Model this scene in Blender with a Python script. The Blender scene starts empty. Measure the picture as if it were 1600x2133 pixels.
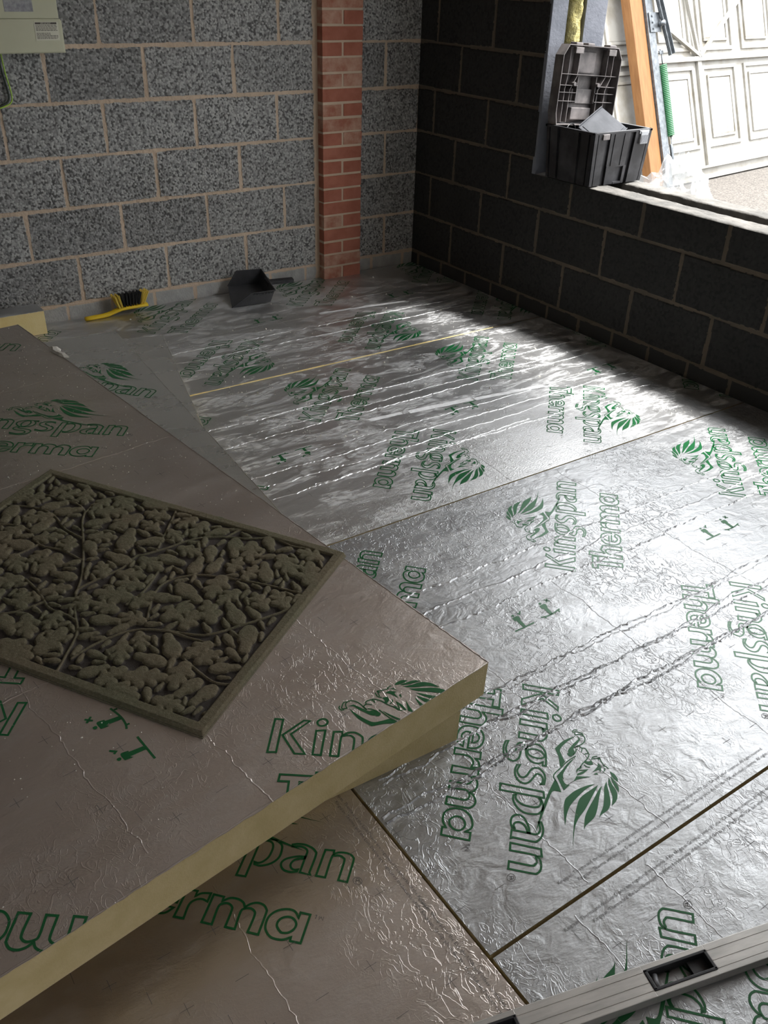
import bpy, bmesh, math, random
import numpy as np
from mathutils import Vector, Matrix, Euler
from mathutils.geometry import tessellate_polygon

S = bpy.context.scene
COL = S.collection
random.seed(7)
RNG = np.random.default_rng(7)
R = math.radians

# ---------------------------------------------------------------- camera
cam_d = bpy.data.cameras.new('camera')
cam = bpy.data.objects.new('camera', cam_d)
COL.objects.link(cam)
cam.location = (-3.2362, -4.3604, 1.4471)
cam.rotation_euler = (1.02120, -0.02691, -0.60032)
cam_d.sensor_fit = 'VERTICAL'
cam_d.sensor_height = 36.0
cam_d.lens = 31.108
cam_d.clip_start = 0.02
S.camera = cam

# ---------------------------------------------------------------- sky, sun, exposure
S.view_settings.view_transform = 'Standard'
S.view_settings.look = 'None'
S.view_settings.gamma = 1.0
S.view_settings.use_curve_mapping = False
S.view_settings.exposure = 1.62
SKY_STRENGTH = 2.7
SUN_STRENGTH = 3.6
world = bpy.data.worlds.new('overcast_sky')
S.world = world
world.use_nodes = True
nt = world.node_tree
nt.nodes.clear()
wo = nt.nodes.new('ShaderNodeOutputWorld')
wb = nt.nodes.new('ShaderNodeBackground')
wb.inputs['Strength'].default_value = SKY_STRENGTH
tc = nt.nodes.new('ShaderNodeTexCoord')
sx = nt.nodes.new('ShaderNodeSeparateXYZ')
rp = nt.nodes.new('ShaderNodeValToRGB')
rp.color_ramp.elements[0].position = 0.0
rp.color_ramp.elements[0].color = (0.30, 0.31, 0.32, 1)
rp.color_ramp.elements[1].position = 0.9
rp.color_ramp.elements[1].color = (0.98, 0.99, 1.0, 1)
nt.links.new(tc.outputs['Generated'], sx.inputs[0])
nt.links.new(sx.outputs['Z'], rp.inputs[0])
nt.links.new(rp.outputs[0], wb.inputs['Color'])
nt.links.new(wb.outputs[0], wo.inputs[0])

sun_d = bpy.data.lights.new('hazy_sun', 'SUN')
sun = bpy.data.objects.new('hazy_sun', sun_d)
COL.objects.link(sun)
sun_d.energy = SUN_STRENGTH
sun_d.angle = R(9)
sun_d.color = (1.0, 0.98, 0.95)
SUN_TRAVEL = Vector((-0.34, 0.20, -0.80))
sun.rotation_euler = SUN_TRAVEL.to_track_quat('-Z', 'Y').to_euler()
sun.location = (4, -3, 6)

# ---------------------------------------------------------------- materials
def mat(name, color=(0.5, 0.5, 0.5), rough=0.6, metal=0.0, spec=0.5):
    m = bpy.data.materials.new(name)
    m.use_nodes = True
    b = m.node_tree.nodes['Principled BSDF']
    b.inputs['Base Color'].default_value = (*color, 1)
    b.inputs['Roughness'].default_value = rough
    b.inputs['Metallic'].default_value = metal
    b.inputs['Specular IOR Level'].default_value = spec
    return m

class NB:
    """small node builder"""
    def __init__(s, m):
        s.m = m; s.t = m.node_tree; s.b = s.t.nodes['Principled BSDF']
        s.tc = s.t.nodes.new('ShaderNodeTexCoord')
    def n(s, kind, **kw):
        x = s.t.nodes.new(kind)
        for k, v in kw.items():
            if k.startswith('i_'):
                x.inputs[k[2:].replace('_', ' ')].default_value = v
            else:
                setattr(x, k, v)
        return x
    def l(s, a, b): s.t.links.new(a, b)
    def coord(s, scale=(1, 1, 1), rot=(0, 0, 0)):
        mp = s.n('ShaderNodeMapping')
        mp.inputs['Scale'].default_value = scale
        mp.inputs['Rotation'].default_value = rot
        s.l(s.tc.outputs['Object'], mp.inputs['Vector'])
        return mp.outputs[0]
    def noise(s, scale, detail=3, rough=0.5, vec=None, dist=0.0):
        x = s.n('ShaderNodeTexNoise')
        x.inputs['Scale'].default_value = scale
        x.inputs['Detail'].default_value = detail
        x.inputs['Roughness'].default_value = rough
        x.inputs['Distortion'].default_value = dist
        s.l(vec or s.tc.outputs['Object'], x.inputs['Vector'])
        return x.outputs['Fac']
    def ramp(s, fac, stops):
        x = s.n('ShaderNodeValToRGB')
        e = x.color_ramp.elements
        while len(e) < len(stops): e.new(0.5)
        for i, (p, c) in enumerate(stops):
            e[i].position = p
            e[i].color = (*c, 1) if len(c) == 3 else c
        s.l(fac, x.inputs[0])
        return x.outputs[0]
    def math(s, op, a, b=None, c=None):
        x = s.n('ShaderNodeMath', operation=op)
        for i, v in enumerate((a, b, c)):
            if v is None: continue
            if isinstance(v, (int, float)): x.inputs[i].default_value = v
            else: s.l(v, x.inputs[i])
        return x.outputs[0]
    def mix(s, fac, a, b):
        x = s.n('ShaderNodeMix', data_type='RGBA')
        if isinstance(fac, (int, float)): x.inputs['Factor'].default_value = fac
        else: s.l(fac, x.inputs['Factor'])
        for k, v in (('A', a), ('B', b)):
            i = [q for q in x.inputs if q.name == k and q.type == 'RGBA'][0]
            if isinstance(v, tuple): i.default_value = (*v, 1)
            else: s.l(v, i)
        return [q for q in x.outputs if q.type == 'RGBA'][0]
    def bump(s, h, strength=0.5, dist=0.01, normal=None):
        x = s.n('ShaderNodeBump')
        x.inputs['Strength'].default_value = strength
        x.inputs['Distance'].default_value = dist
        s.l(h, x.inputs['Height'])
        if normal is not None: s.l(normal, x.inputs['Normal'])
        return x.outputs[0]

def foil_material(name, smear=0.5, rough=0.34, crinkle=0.5, broad=0.55, grain=0.38, tint=(0.41, 0.417, 0.425)):
    m = mat(name, tint, rough, 1.0)
    q = NB(m)
    # dusty smears dragged across the foil
    vs = q.coord((1.3, 3.6, 1.0))
    n1 = q.noise(2.6, 8, 0.66, vs, 1.2)
    patch = q.ramp(n1, [(0.47, (0, 0, 0)), (0.55, (1, 1, 1))])
    n2 = q.noise(26, 5, 0.7, q.coord((1, 3.0, 1)))
    scr = q.ramp(n2, [(0.40, (0.05, 0.05, 0.05)), (0.60, (1, 1, 1))])
    msk = q.math('MULTIPLY', q.math('MULTIPLY', patch, scr), smear)
    n3 = q.noise(9, 7, 0.8, q.coord((1.6, 7.0, 1)), 0.6)
    fleck = q.ramp(n3, [(0.60, (0, 0, 0)), (0.68, (1, 1, 1))])
    msk = q.math('MAXIMUM', msk, q.math('MULTIPLY', fleck, smear * 0.75))
    # roughness variation
    rv = q.noise(3.0, 4, 0.6, q.coord((1, 2.2, 1)))
    rr = q.math('ADD', q.math('MULTIPLY', rv, 0.22), rough - 0.11)
    q.l(q.math('ADD', rr, q.math('MULTIPLY', msk, 0.25)), q.b.inputs['Roughness'])
    q.l(q.mix(msk, tint, (0.70, 0.71, 0.72)), q.b.inputs['Base Color'])
    q.l(q.math('SUBTRACT', 0.93, q.math('MULTIPLY', msk, 0.70)), q.b.inputs['Metallic'])
    # crinkles: broad dimples, sharp folded ridges, fine grain
    a = q.noise(16, 3, 0.5, q.coord((1, 1.35, 1)), 0.9)
    ridge = q.math('ABSOLUTE', q.math('SUBTRACT', q.noise(22, 2, 0.5, q.coord((1.5, 1, 1)), 1.6), 0.5))
    rid = q.ramp(ridge, [(0.0, (1, 1, 1)), (0.035, (0, 0, 0))])
    where = q.ramp(q.noise(2.6, 2, 0.5), [(0.45, (0, 0, 0)), (0.62, (1, 1, 1))])
    fine = q.noise(150, 3, 0.7, q.coord((0.6, 1.3, 1)))
    h = q.math('ADD', q.math('MULTIPLY', a, broad), q.math('MULTIPLY', q.math('MULTIPLY', rid, where), 0.16))
    b1 = q.bump(h, crinkle, 0.010)
    b2 = q.bump(fine, grain, 0.0016, b1)
    q.l(b2, q.b.inputs['Normal'])
    return m

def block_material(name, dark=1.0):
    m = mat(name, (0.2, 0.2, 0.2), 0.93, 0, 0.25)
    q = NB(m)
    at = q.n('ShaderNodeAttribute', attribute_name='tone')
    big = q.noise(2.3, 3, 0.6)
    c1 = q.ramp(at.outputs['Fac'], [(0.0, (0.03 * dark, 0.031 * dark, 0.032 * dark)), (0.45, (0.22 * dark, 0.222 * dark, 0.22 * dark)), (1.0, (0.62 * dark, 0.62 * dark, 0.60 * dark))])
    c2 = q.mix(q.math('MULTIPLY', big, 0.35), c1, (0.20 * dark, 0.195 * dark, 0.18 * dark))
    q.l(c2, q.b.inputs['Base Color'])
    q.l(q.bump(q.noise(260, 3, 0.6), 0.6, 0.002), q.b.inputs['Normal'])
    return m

def noisy(name, c1, c2, scale=8, rough=0.8, metal=0.0, bump=0.3, bscale=60, bdist=0.002, spec=0.4, lo=0.35, hi=0.65, stretch=(1, 1, 1)):
    m = mat(name, c1, rough, metal, spec)
    q = NB(m)
    v = q.coord(stretch)
    q.l(q.ramp(q.noise(scale, 5, 0.6, v), [(lo, c1), (hi, c2)]), q.b.inputs['Base Color'])
    if bump: q.l(q.bump(q.noise(bscale, 4, 0.6, v), bump, bdist), q.b.inputs['Normal'])
    return m

M = {}
M['foil'] = foil_material('foil_bright', smear=0.35, rough=0.43, crinkle=0.62)
M['foil_far'] = foil_material('foil_scuffed', smear=0.80, rough=0.36, broad=0.15, grain=0.75, crinkle=0.35, tint=(0.62, 0.62, 0.62))
M['foil_stack'] = foil_material('foil_stack', smear=0.12, rough=0.36, crinkle=0.30, tint=(0.60, 0.54, 0.50))
M['foil_mid'] = foil_material('foil_middle', smear=0.06, rough=0.28, crinkle=0.25, tint=(0.76, 0.76, 0.74))  # paler tint stands in for the sheen on the tilted middle board
M['foam'] = noisy('foam_core', (0.50, 0.40, 0.20), (0.58, 0.47, 0.26), 14, 0.95, bump=0.5, bscale=220, bdist=0.002)
M['foam_fresh'] = noisy('foam_fresh', (0.80, 0.62, 0.26), (0.85, 0.70, 0.36), 9, 0.95, bump=0.3, bscale=160)
M['block'] = block_material('block_aggregate')
M['block_dark'] = block_material('block_smooth_shaded', 0.16)  # block colour darkened: the backlit right wall's shade is put into it
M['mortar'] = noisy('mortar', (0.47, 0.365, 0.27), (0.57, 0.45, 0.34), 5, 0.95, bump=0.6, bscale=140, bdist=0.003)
M['mortar_dark'] = noisy('mortar_shaded', (0.085, 0.07, 0.055), (0.12, 0.095, 0.07), 5, 0.95, bump=0.6, bscale=140, bdist=0.003)  # mortar darkened likewise, carrying the right wall's shade in its colour
M['cement'] = noisy('cement_grey', (0.085, 0.082, 0.076), (0.17, 0.16, 0.145), 9, 0.95, bump=0.7, bscale=60, bdist=0.006)
M['render'] = noisy('painted_reveal', (0.13, 0.14, 0.165), (0.18, 0.19, 0.22), 7, 0.9, bump=0.5, bscale=70, bdist=0.004)
M['brick'] = noisy('red_brick', (0.31, 0.105, 0.066), (0.40, 0.15, 0.10), 11, 0.92, bump=0.6, bscale=120, bdist=0.003)
M['brick_pale'] = noisy('red_brick_dusty', (0.33, 0.125, 0.08), (0.48, 0.30, 0.22), 16, 0.92, bump=0.6, bscale=120, bdist=0.003)
M['slab'] = noisy('concrete_slab', (0.09, 0.05, 0.035), (0.13, 0.08, 0.06), 6, 0.95)
M['plaster'] = noisy('plasterboard', (0.74, 0.65, 0.58), (0.80, 0.70, 0.62), 2, 0.95, bump=0)
M['ink'] = mat('green_ink', (0.008, 0.115, 0.034), 0.34, 0.15, 0.5)
M['ink_fine'] = mat('grey_green_ink', (0.05, 0.10, 0.07), 0.5)
M['ink_grey'] = mat('grey_print', (0.16, 0.155, 0.15), 0.5)
M['black'] = noisy('black_plastic', (0.016, 0.016, 0.018), (0.055, 0.055, 0.06), 9, 0.42, bump=0.15, bscale=90, bdist=0.001, lo=0.45, hi=0.75)
M['black_dusty'] = noisy('black_plastic_dusty', (0.085, 0.078, 0.078), (0.26, 0.235, 0.23), 10, 0.6, bump=0.15, bscale=90, bdist=0.001, lo=0.4, hi=0.75)
M['pan'] = noisy('dustpan_plastic', (0.026, 0.027, 0.030), (0.06, 0.06, 0.064), 7, 0.33, bump=0.1, bscale=90, bdist=0.001)
M['grey_case'] = noisy('slate_grey_plastic', (0.022, 0.025, 0.031), (0.045, 0.048, 0.056), 12, 0.62, bump=0.1, spec=0.2)
M['latch'] = mat('latch_grey', (0.30, 0.31, 0.33), 0.4)
M['yellow'] = mat('yellow_plastic', (0.80, 0.55, 0.02), 0.38)
M['bristle_y'] = mat('yellow_bristle', (0.80, 0.60, 0.10), 0.6)
M['bristle_k'] = mat('black_bristle', (0.012, 0.012, 0.012), 0.6)
M['cream'] = noisy('cream_enamel', (0.50, 0.50, 0.36), (0.56, 0.56, 0.41), 3, 0.45, bump=0.05)
M['paper'] = mat('label_paper', (0.62, 0.61, 0.50), 0.6)
M['grey_label'] = noisy('grey_label', (0.22, 0.22, 0.24), (0.36, 0.36, 0.37), 60, 0.6, bump=0)
M['type'] = mat('label_type', (0.07, 0.06, 0.05), 0.7)
M['wire'] = mat('green_yellow_wire', (0.40, 0.62, 0.08), 0.4)
M['wire_k'] = mat('dark_wire', (0.03, 0.04, 0.03), 0.5)
M['alu'] = noisy('dull_aluminium', (0.40, 0.39, 0.37), (0.56, 0.54, 0.51), 8, 0.42, 0.55, bump=0.1, bscale=80, bdist=0.0008, stretch=(1, 6, 1))
M['galv'] = noisy('galvanised_steel', (0.11, 0.12, 0.13), (0.20, 0.215, 0.23), 30, 0.38, 0.8, bump=0.1)
M['timber'] = noisy('orange_timber', (0.15, 0.064, 0.017), (0.20, 0.092, 0.029), 6, 0.6, bump=0.1, stretch=(8, 8, 1))
M['door_white'] = noisy('weathered_white_paint', (0.17, 0.15, 0.115), (0.28, 0.27, 0.245), 3.5, 0.5, bump=0.1, lo=0.3, hi=0.55)
M['spring_green'] = mat('green_spring', (0.03, 0.13, 0.055), 0.45)
M['wool'] = noisy('mineral_wool', (0.30, 0.26, 0.085), (0.40, 0.36, 0.17), 30, 0.98, bump=1.0, bscale=70, bdist=0.012)
M['tarmac'] = noisy('tarmac', (0.04, 0.036, 0.032), (0.14, 0.125, 0.11), 70, 0.95, bump=0.9, bscale=80, bdist=0.01)
M['moss'] = noisy('moss', (0.10, 0.11, 0.03), (0.25, 0.22, 0.06), 40, 0.98, bump=0.8)
M['crumb'] = mat('white_crumbs', (0.82, 0.80, 0.72), 0.9)
M['scrap'] = noisy('torn_foil_scrap', (0.62, 0.60, 0.54), (0.80, 0.78, 0.72), 30, 0.6, 0.2, bump=0.8, bscale=60)

def mat_pile():
    m = mat('mat_pile', (0.1, 0.09, 0.06), 0.97, 0, 0.15)
    q = NB(m)
    at = q.n('ShaderNodeAttribute', attribute_name='tone')
    green = q.ramp(q.noise(5, 4, 0.6), [(0.4, (0.155, 0.13, 0.085)), (0.65, (0.13, 0.125, 0.078))])
    dust = q.ramp(q.noise(160, 3, 0.7), [(0.45, (0, 0, 0)), (0.75, (1, 1, 1))])
    pile = q.mix(q.math('MULTIPLY', dust, 0.30), green, (0.36, 0.32, 0.24))
    q.l(q.mix(q.ramp(at.outputs['Fac'], [(0.25, (0, 0, 0)), (0.5, (1, 1, 1))]), (0.075, 0.066, 0.060), pile), q.b.inputs['Base Color'])
    q.l(q.bump(q.noise(420, 3, 0.7), 0.8, 0.0025), q.b.inputs['Normal'])
    return m
M['matpile'] = mat_pile()

def film_material():
    m = bpy.data.materials.new('clear_polythene')
    m.use_nodes = True
    t = m.node_tree
    b = t.nodes['Principled BSDF']
    b.inputs['Base Color'].default_value = (0.80, 0.82, 0.83, 1)
    b.inputs['Roughness'].default_value = 0.22
    b.inputs['Specular IOR Level'].default_value = 0.8
    tr = t.nodes.new('ShaderNodeBsdfTransparent')
    mx = t.nodes.new('ShaderNodeMixShader')
    mx.inputs[0].default_value = 0.34
    t.links.new(tr.outputs[0], mx.inputs[1]); t.links.new(b.outputs[0], mx.inputs[2])
    t.links.new(mx.outputs[0], t.nodes['Material Output'].inputs[0])
    return m
M['film'] = film_material()
M['tape'] = noisy('dull_tape', (0.72, 0.73, 0.74), (0.88, 0.89, 0.90), 22, 0.55, 0.0, bump=0.3, bscale=90, lo=0.4, hi=0.6)

# ---------------------------------------------------------------- helpers
def link(o, parent=None):
    COL.objects.link(o)
    if parent is not None: o.parent = parent
    return o
def tag(o, label=None, cat=None, group=None, kind=None):
    if label: o['label'] = label
    if cat: o['category'] = cat
    if group: o['group'] = group
    if kind: o['kind'] = kind
    return o
def empty(name, loc=(0, 0, 0), rot=(0, 0, 0), matrix=None):
    o = bpy.data.objects.new(name, None)
    o.empty_display_size = 0.05
    COL.objects.link(o)
    if matrix is not None: o.matrix_world = matrix
    else: o.location = loc; o.rotation_euler = rot
    return o
def mesh_obj(name, verts, faces, mats, parent=None, smooth=False, midx=None):
    me = bpy.data.meshes.new(name)
    me.from_pydata([tuple(v) for v in verts], [], faces)
    for m in (mats if isinstance(mats, (list, tuple)) else [mats]): me.materials.append(m)
    if midx is not None: me.polygons.foreach_set('material_index', midx)
    if smooth: me.polygons.foreach_set('use_smooth', [True] * len(me.polygons))
    me.update()
    return link(bpy.data.objects.new(name, me), parent)

class MB:
    """collects shapes and links them as one mesh"""
    def __init__(s): s.v = []; s.f = []; s.m = []
    def add(s, v, f, mi=0):
        o = len(s.v); s.v += [tuple(x) for x in v]
        s.f += [tuple(i + o for i in q) for q in f]; s.m += [mi] * len(f)
    def box(s, x0, x1, y0, y1, z0, z1, mi=0, bev=0.0, T=None):
        bm = bmesh.new()
        bmesh.ops.create_cube(bm, size=1)
        for v in bm.verts:
            v.co = Vector(((x0 + x1) / 2 + v.co.x * (x1 - x0), (y0 + y1) / 2 + v.co.y * (y1 - y0), (z0 + z1) / 2 + v.co.z * (z1 - z0)))
        if bev > 0: bmesh.ops.bevel(bm, geom=list(bm.edges), offset=bev, segments=2, affect='EDGES', profile=0.6)
        if T is not None: bm.transform(T)
        s.bm(bm, mi)
    def bm(s, bm, mi=0):
        bm.verts.ensure_lookup_table()
        for i, v in enumerate(bm.verts): v.index = i
        s.add([v.co[:] for v in bm.verts], [[v.index for v in f.verts] for f in bm.faces], mi)
        bm.free()
    def prism(s, poly, a, b, axis='y', mi=0, T=None):
        """polygon in the other two axes, extruded from a to b"""
        n = len(poly)
        def P(u, v, w):
            q = {'y': (u, w, v), 'z': (u, v, w), 'x': (w, u, v)}[axis]
            return (T @ Vector(q))[:] if T is not None else q
        vs = [P(u, v, a) for u, v in poly] + [P(u, v, b) for u, v in poly]
        s.add(vs, [tuple(range(n)), tuple(range(2 * n - 1, n - 1, -1))] + [(i, i + n, (i + 1) % n + n, (i + 1) % n) for i in range(n)], mi)
    def hexa(s, bot, top, mi=0):
        """loft between two quads"""
        s.add(list(bot) + list(top), [(3, 2, 1, 0), (4, 5, 6, 7), (0, 1, 5, 4), (1, 2, 6, 5), (2, 3, 7, 6), (3, 0, 4, 7)], mi)
    def tube(s, pts, r, n=8, mi=0, cap=True):
        pts = [Vector(p) for p in pts]
        rings = []
        for i, p in enumerate(pts):
            d = (pts[min(i + 1, len(pts) - 1)] - pts[max(i - 1, 0)]).normalized()
            a = d.orthogonal().normalized() if i == 0 else (rings[-1][1] - d * rings[-1][1].dot(d)).normalized()
            b = d.cross(a)
            rr = r[i] if isinstance(r, (list, tuple)) else r
            rings.append(([p + a * math.cos(t * 2 * math.pi / n) * rr + b * math.sin(t * 2 * math.pi / n) * rr for t in range(n)], a))
        v = [q for rg, _ in rings for q in rg]
        f = [(i * n + j, i * n + (j + 1) % n, (i + 1) * n + (j + 1) % n, (i + 1) * n + j) for i in range(len(pts) - 1) for j in range(n)]
        if cap: f += [tuple(range(n - 1, -1, -1)), tuple((len(pts) - 1) * n + j for j in range(n))]
        s.add([q[:] for q in v], f, mi)
    def build(s, name, mats, parent=None, smooth=False):
        o = mesh_obj(name, s.v, s.f, mats, parent, smooth, s.m)
        bm = bmesh.new(); bm.from_mesh(o.data)
        bmesh.ops.recalc_face_normals(bm, faces=bm.faces)
        bm.to_mesh(o.data); bm.free()
        return o

def ss(a, b, x):
    t = np.clip((x - a) / (b - a), 0, 1)
    return t * t * (3 - 2 * t)
def hash2(i, j, k=0):
    h = np.sin(i * 127.1 + j * 311.7 + k * 74.7) * 43758.5453
    return h - np.floor(h)
def vnoise(x, y, k=0):
    xi, yi = np.floor(x), np.floor(y)
    fx, fy = x - xi, y - yi
    fx = fx * fx * (3 - 2 * fx); fy = fy * fy * (3 - 2 * fy)
    a, b = hash2(xi, yi, k), hash2(xi + 1, yi, k)
    c, d = hash2(xi, yi + 1, k), hash2(xi + 1, yi + 1, k)
    return (a * (1 - fx) + b * fx) * (1 - fy) + (c * (1 - fx) + d * fx) * fy
def fbm(x, y, k=0, o=4):
    return sum(vnoise(x * 2 ** i, y * 2 ** i, k + i) / 2 ** (i + 1) for i in range(o))

def grid_mesh(name, P, tone=None, midx=None, mats=None, parent=None, mask=None):
    """P: (ny,nx,3) positions"""
    ny, nx = P.shape[:2]
    idx = np.arange(ny * nx).reshape(ny, nx)
    q = np.stack([idx[:-1, :-1], idx[:-1, 1:], idx[1:, 1:], idx[1:, :-1]], -1).reshape(-1, 4)
    if mask is not None: q = q[mask.reshape(-1)]
    me = bpy.data.meshes.new(name)
    me.vertices.add(ny * nx)
    me.vertices.foreach_set('co', P.reshape(-1).astype(np.float32))
    me.loops.add(q.size)
    me.loops.foreach_set('vertex_index', q.reshape(-1).astype(np.int32))
    me.polygons.add(len(q))
    me.polygons.foreach_set('loop_start', np.arange(0, q.size, 4, dtype=np.int32))
    for m in mats: me.materials.append(m)
    if midx is not None:
        mi = midx.reshape(-1)
        if mask is not None: mi = mi[mask.reshape(-1)]
        me.polygons.foreach_set('material_index', mi.astype(np.int32))
    me.polygons.foreach_set('use_smooth', np.ones(len(q), bool))
    if tone is not None:
        at = me.attributes.new('tone', 'FLOAT', 'POINT')
        at.data.foreach_set('value', tone.reshape(-1).astype(np.float32))
    me.update(calc_edges=True)
    me.validate()
    return link(bpy.data.objects.new(name, me), parent)
LETTERS = '''10,10c 51,894c 215,889c 182,23c
543,11c 253,470c 639,893c 766,889c 416,507c 750,14c
899,15c 915,638c 1098,663c 1061,6c
949,789 916,874 977,950 1066,966 1125,898 1097,812 1014,774
1240,9c 1270,634c 1446,653c 1446,542c 1554,629 1697,647 1821,572 1863,469 1850,5c 1673,12c 1695,423 1663,526 1582,567 1483,543 1427,489 1407,6c
2605,655c 2607,580c 2497,587c 2565,488 2546,346 2419,230 2233,187 2130,209 2005,338 1991,472 2083,578 2252,643
2194,242 2146,374 2180,518 2274,602 2358,599 2407,494 2394,351 2331,257 2253,226
2005,-222c 2025,-284c 2210,-320 2417,-302 2550,-212 2605,-77 2530,21 2384,65 2227,79 2135,116c 2178,185c 2102,208c 2010,100 2027,18 2136,-29 2280,-42 2415,-87 2452,-167 2389,-232 2227,-267
2693,82c 2707,12c 2854,-21 3023,-3 3162,83 3209,203 3157,300 3038,375 2907,441 2875,499 2920,570 3005,602 3111,594 3171,552c 3148,634c 2969,651 2807,607 2708,505 2723,395 2812,318 2958,253 3029,196 3038,117 2959,54 2858,29
3315,-319c 3366,629c 3531,647c 3499,-312c
3566,43c 3583,-10c 3714,-13 3892,78 4006,235 4015,426 3965,557 3806,629 3639,606 3554,566c 3560,537c 3657,578 3772,552 3822,458 3824,324 3797,188 3720,79 3642,37
4458,64c 4450,11c 4327,-25 4192,-9 4111,62 4097,153 4159,246 4286,319 4408,361 4525,376c 4519,335c 4435,317 4335,261 4287,176 4292,101 4340,51 4398,42
4511,7c 4521,350 4528,498 4478,564 4390,591 4308,582 4201,557c 4192,602c 4296,641 4442,652 4596,611 4681,547 4717,460 4694,39c 4728,-4c
4839,2c 4871,625c 5050,647c 5059,557c 5142,617 5266,641 5378,629 5456,575 5482,483 5470,-4c 5291,0c 5305,442 5264,520 5189,553 5099,529 5039,484 5025,4c
318,-680c 329,-518c 952,-518c 951,-685c 720,-676c 720,-1410c 525,-1409c 517,-676c
1017,-425c 1220,-427c 1199,-901c 1338,-803 1474,-797 1607,-849 1646,-942 1635,-1415c 1438,-1421c 1448,-1036 1379,-935 1295,-928 1197,-990 1174,-1070 1159,-1420c 963,-1420c
2407,-1242c 2294,-1376 2146,-1415 1960,-1401 1830,-1347 1751,-1259 1724,-1127 1752,-971 1873,-847 2046,-795 2243,-817 2362,-900 2416,-1008 2423,-1133c 1923,-1123c 1924,-1223 2018,-1300 2124,-1303 2215,-1242c
1927,-1047c 1934,-984 1993,-922 2080,-901 2190,-934 2233,-987 2246,-1051c
2481,-1417c 2510,-819c 2714,-816c 2712,-931c 2811,-844 2981,-807c 2978,-989c 2847,-960 2724,-1017 2661,-1134 2669,-1415c
3023,-1411c 3043,-817c 3249,-825c 3249,-920c 3372,-824 3524,-811 3648,-860 3706,-948c 3798,-856 3912,-808 4038,-826 4121,-905 4138,-990 4128,-1426c 3924,-1420c 3941,-1077 3904,-983 3816,-947 3710,-982 3661,-1065 3671,-1414c 3484,-1410c 3489,-1082 3463,-985 3370,-939 3271,-968 3217,-1058 3225,-1419c
4764,-827c 4958,-833c 4935,-1422c 4734,-1422c 4731,-1347c 4579,-1431 4376,-1426 4248,-1325 4200,-1205 4213,-1031 4327,-886 4502,-813 4656,-828 4766,-949c
4514,-1286 4411,-1183 4421,-1058 4522,-972 4649,-969 4747,-1054 4746,-1166 4672,-1259 4586,-1292'''
FINE = '''5574,62 5592,119 5649,147 5719,125 5754,71 5741,14 5681,-14 5614,7
5636,22c 5631,114c 5680,115c 5695,78c 5636,65c 5692,76c 5741,35c
5071,-896c 5081,-815c 5053,-821c 5106,-809c 5081,-815c
5135,-826c 5138,-899c 5170,-836c 5216,-901c 5216,-821c'''
LION_FILL = '''2909,1736c 2990,1562 3184,1310 3377,1154 3489,1092 3671,1069 3959,1078 4170,1105c 3870,1138 3603,1215 3287,1402 3072,1560
2920,1806c 3084,1653 3341,1432 3575,1352 3953,1296 4332,1271 4694,1268c 4215,1301 3937,1379 3659,1519 3337,1648
2923,1892c 3063,1809 3325,1709 3604,1596 3871,1515 4214,1491c 4074,1541 3832,1711 3587,1779 3303,1818 3094,1855
2779,1990c 2955,1937 3201,1929 3484,1903 3690,1843 3861,1801c 3724,1865 3561,2007 3353,2061 3118,2040 2920,2009
2642,2043c 2813,2028 2992,2060 3185,2106 3447,2087c 3289,2186 3143,2216 3004,2199 2837,2113
2592,2084c 2714,2103 2869,2159 3036,2244c 2892,2251 2740,2180
2466,2073c 2587,2108 2680,2167 2750,2234c 2645,2239 2531,2174
2766,1332c 2710,1665c 2785,1490 2864,1348 2957,1244c 2875,1293
2741,1349c 2647,1492 2499,1604c 2571,1394c 2604,1377c 2552,1526c 2690,1349c
2415,1435c 2494,1445 2600,1361 2692,1338c 2576,1334 2490,1395
2268,1531c 2269,1597 2217,1671c 2294,1696 2320,1718c 2368,1629 2333,1541 2316,1514c
2350,1937c 2445,1981c 2579,1897c 2452,1945
2122,1801c 2087,1863c 2180,1838c
2272,1808c 2361,1882 2533,1871c 2487,1845 2479,1813 2571,1684c 2460,1758 2362,1805
2633,1705c 2571,1777 2613,1814c
1501,1361c 1624,1422c 1659,1405c 1818,1324 1939,1266 2042,1294 2140,1265 2205,1209 2173,1142 2092,1122c 2117,1153c 2010,1148 1888,1210 1764,1279 1625,1377c
1526,1315c 1640,1156 1775,1007 2025,844c 2265,928 2551,971c 2544,1003c 2387,1083c 2205,1001 2022,967 1751,1123
2222,1301c 2394,1155 2661,1011 2853,901c 3224,1061c 3044,1194c 3033,1092 2853,1004c 2915,1060c 2761,1044 2481,1155
2932,870c 3290,983c 3279,921 3325,812 3685,710 4172,584 4495,502c 4140,553 3658,648 3297,750'''
LION_LINE = '''2209,1671 2111,1706 2060,1808
2160,1705 2123,1812 2095,1857
2095,1857 2209,1892 2346,1954
2385,1507 2434,1561 2433,1638
2311,1944 2339,1993 2395,2045
1910,1295 1850,1357 1847,1414 1908,1458 2011,1446
1884,1459 1878,1526 1939,1570 2004,1592 2074,1512
1996,1592 2053,1616 2165,1588 2268,1531 2372,1463 2485,1417
1925,1334 2038,1311 2140,1265
1441,1258 1370,1247 1326,1305 1338,1362
1503,1309 1394,1287 1387,1362 1409,1454 1465,1493
1495,1309 1468,1361 1460,1442 1510,1510 1586,1531 1686,1507 1779,1437 1842,1357 1903,1289
2163,1318 2354,1139 2554,1011 2845,834 3039,911 3287,999'''
PICTO_FILL = '''-47,471c 108,478 157,440 132,310c 101,313c 109,395c 61,29c -43,14c -18,346c -71,305c
24,580 75,581 82,524 54,501 13,511 2,546
973,477c 1135,485 1185,446 1155,312c 1123,315c 1134,400c 1072,26c 964,11c 1000,350c 944,308c
1050,588 1103,589 1109,531 1079,508 1037,518 1027,554'''
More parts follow.
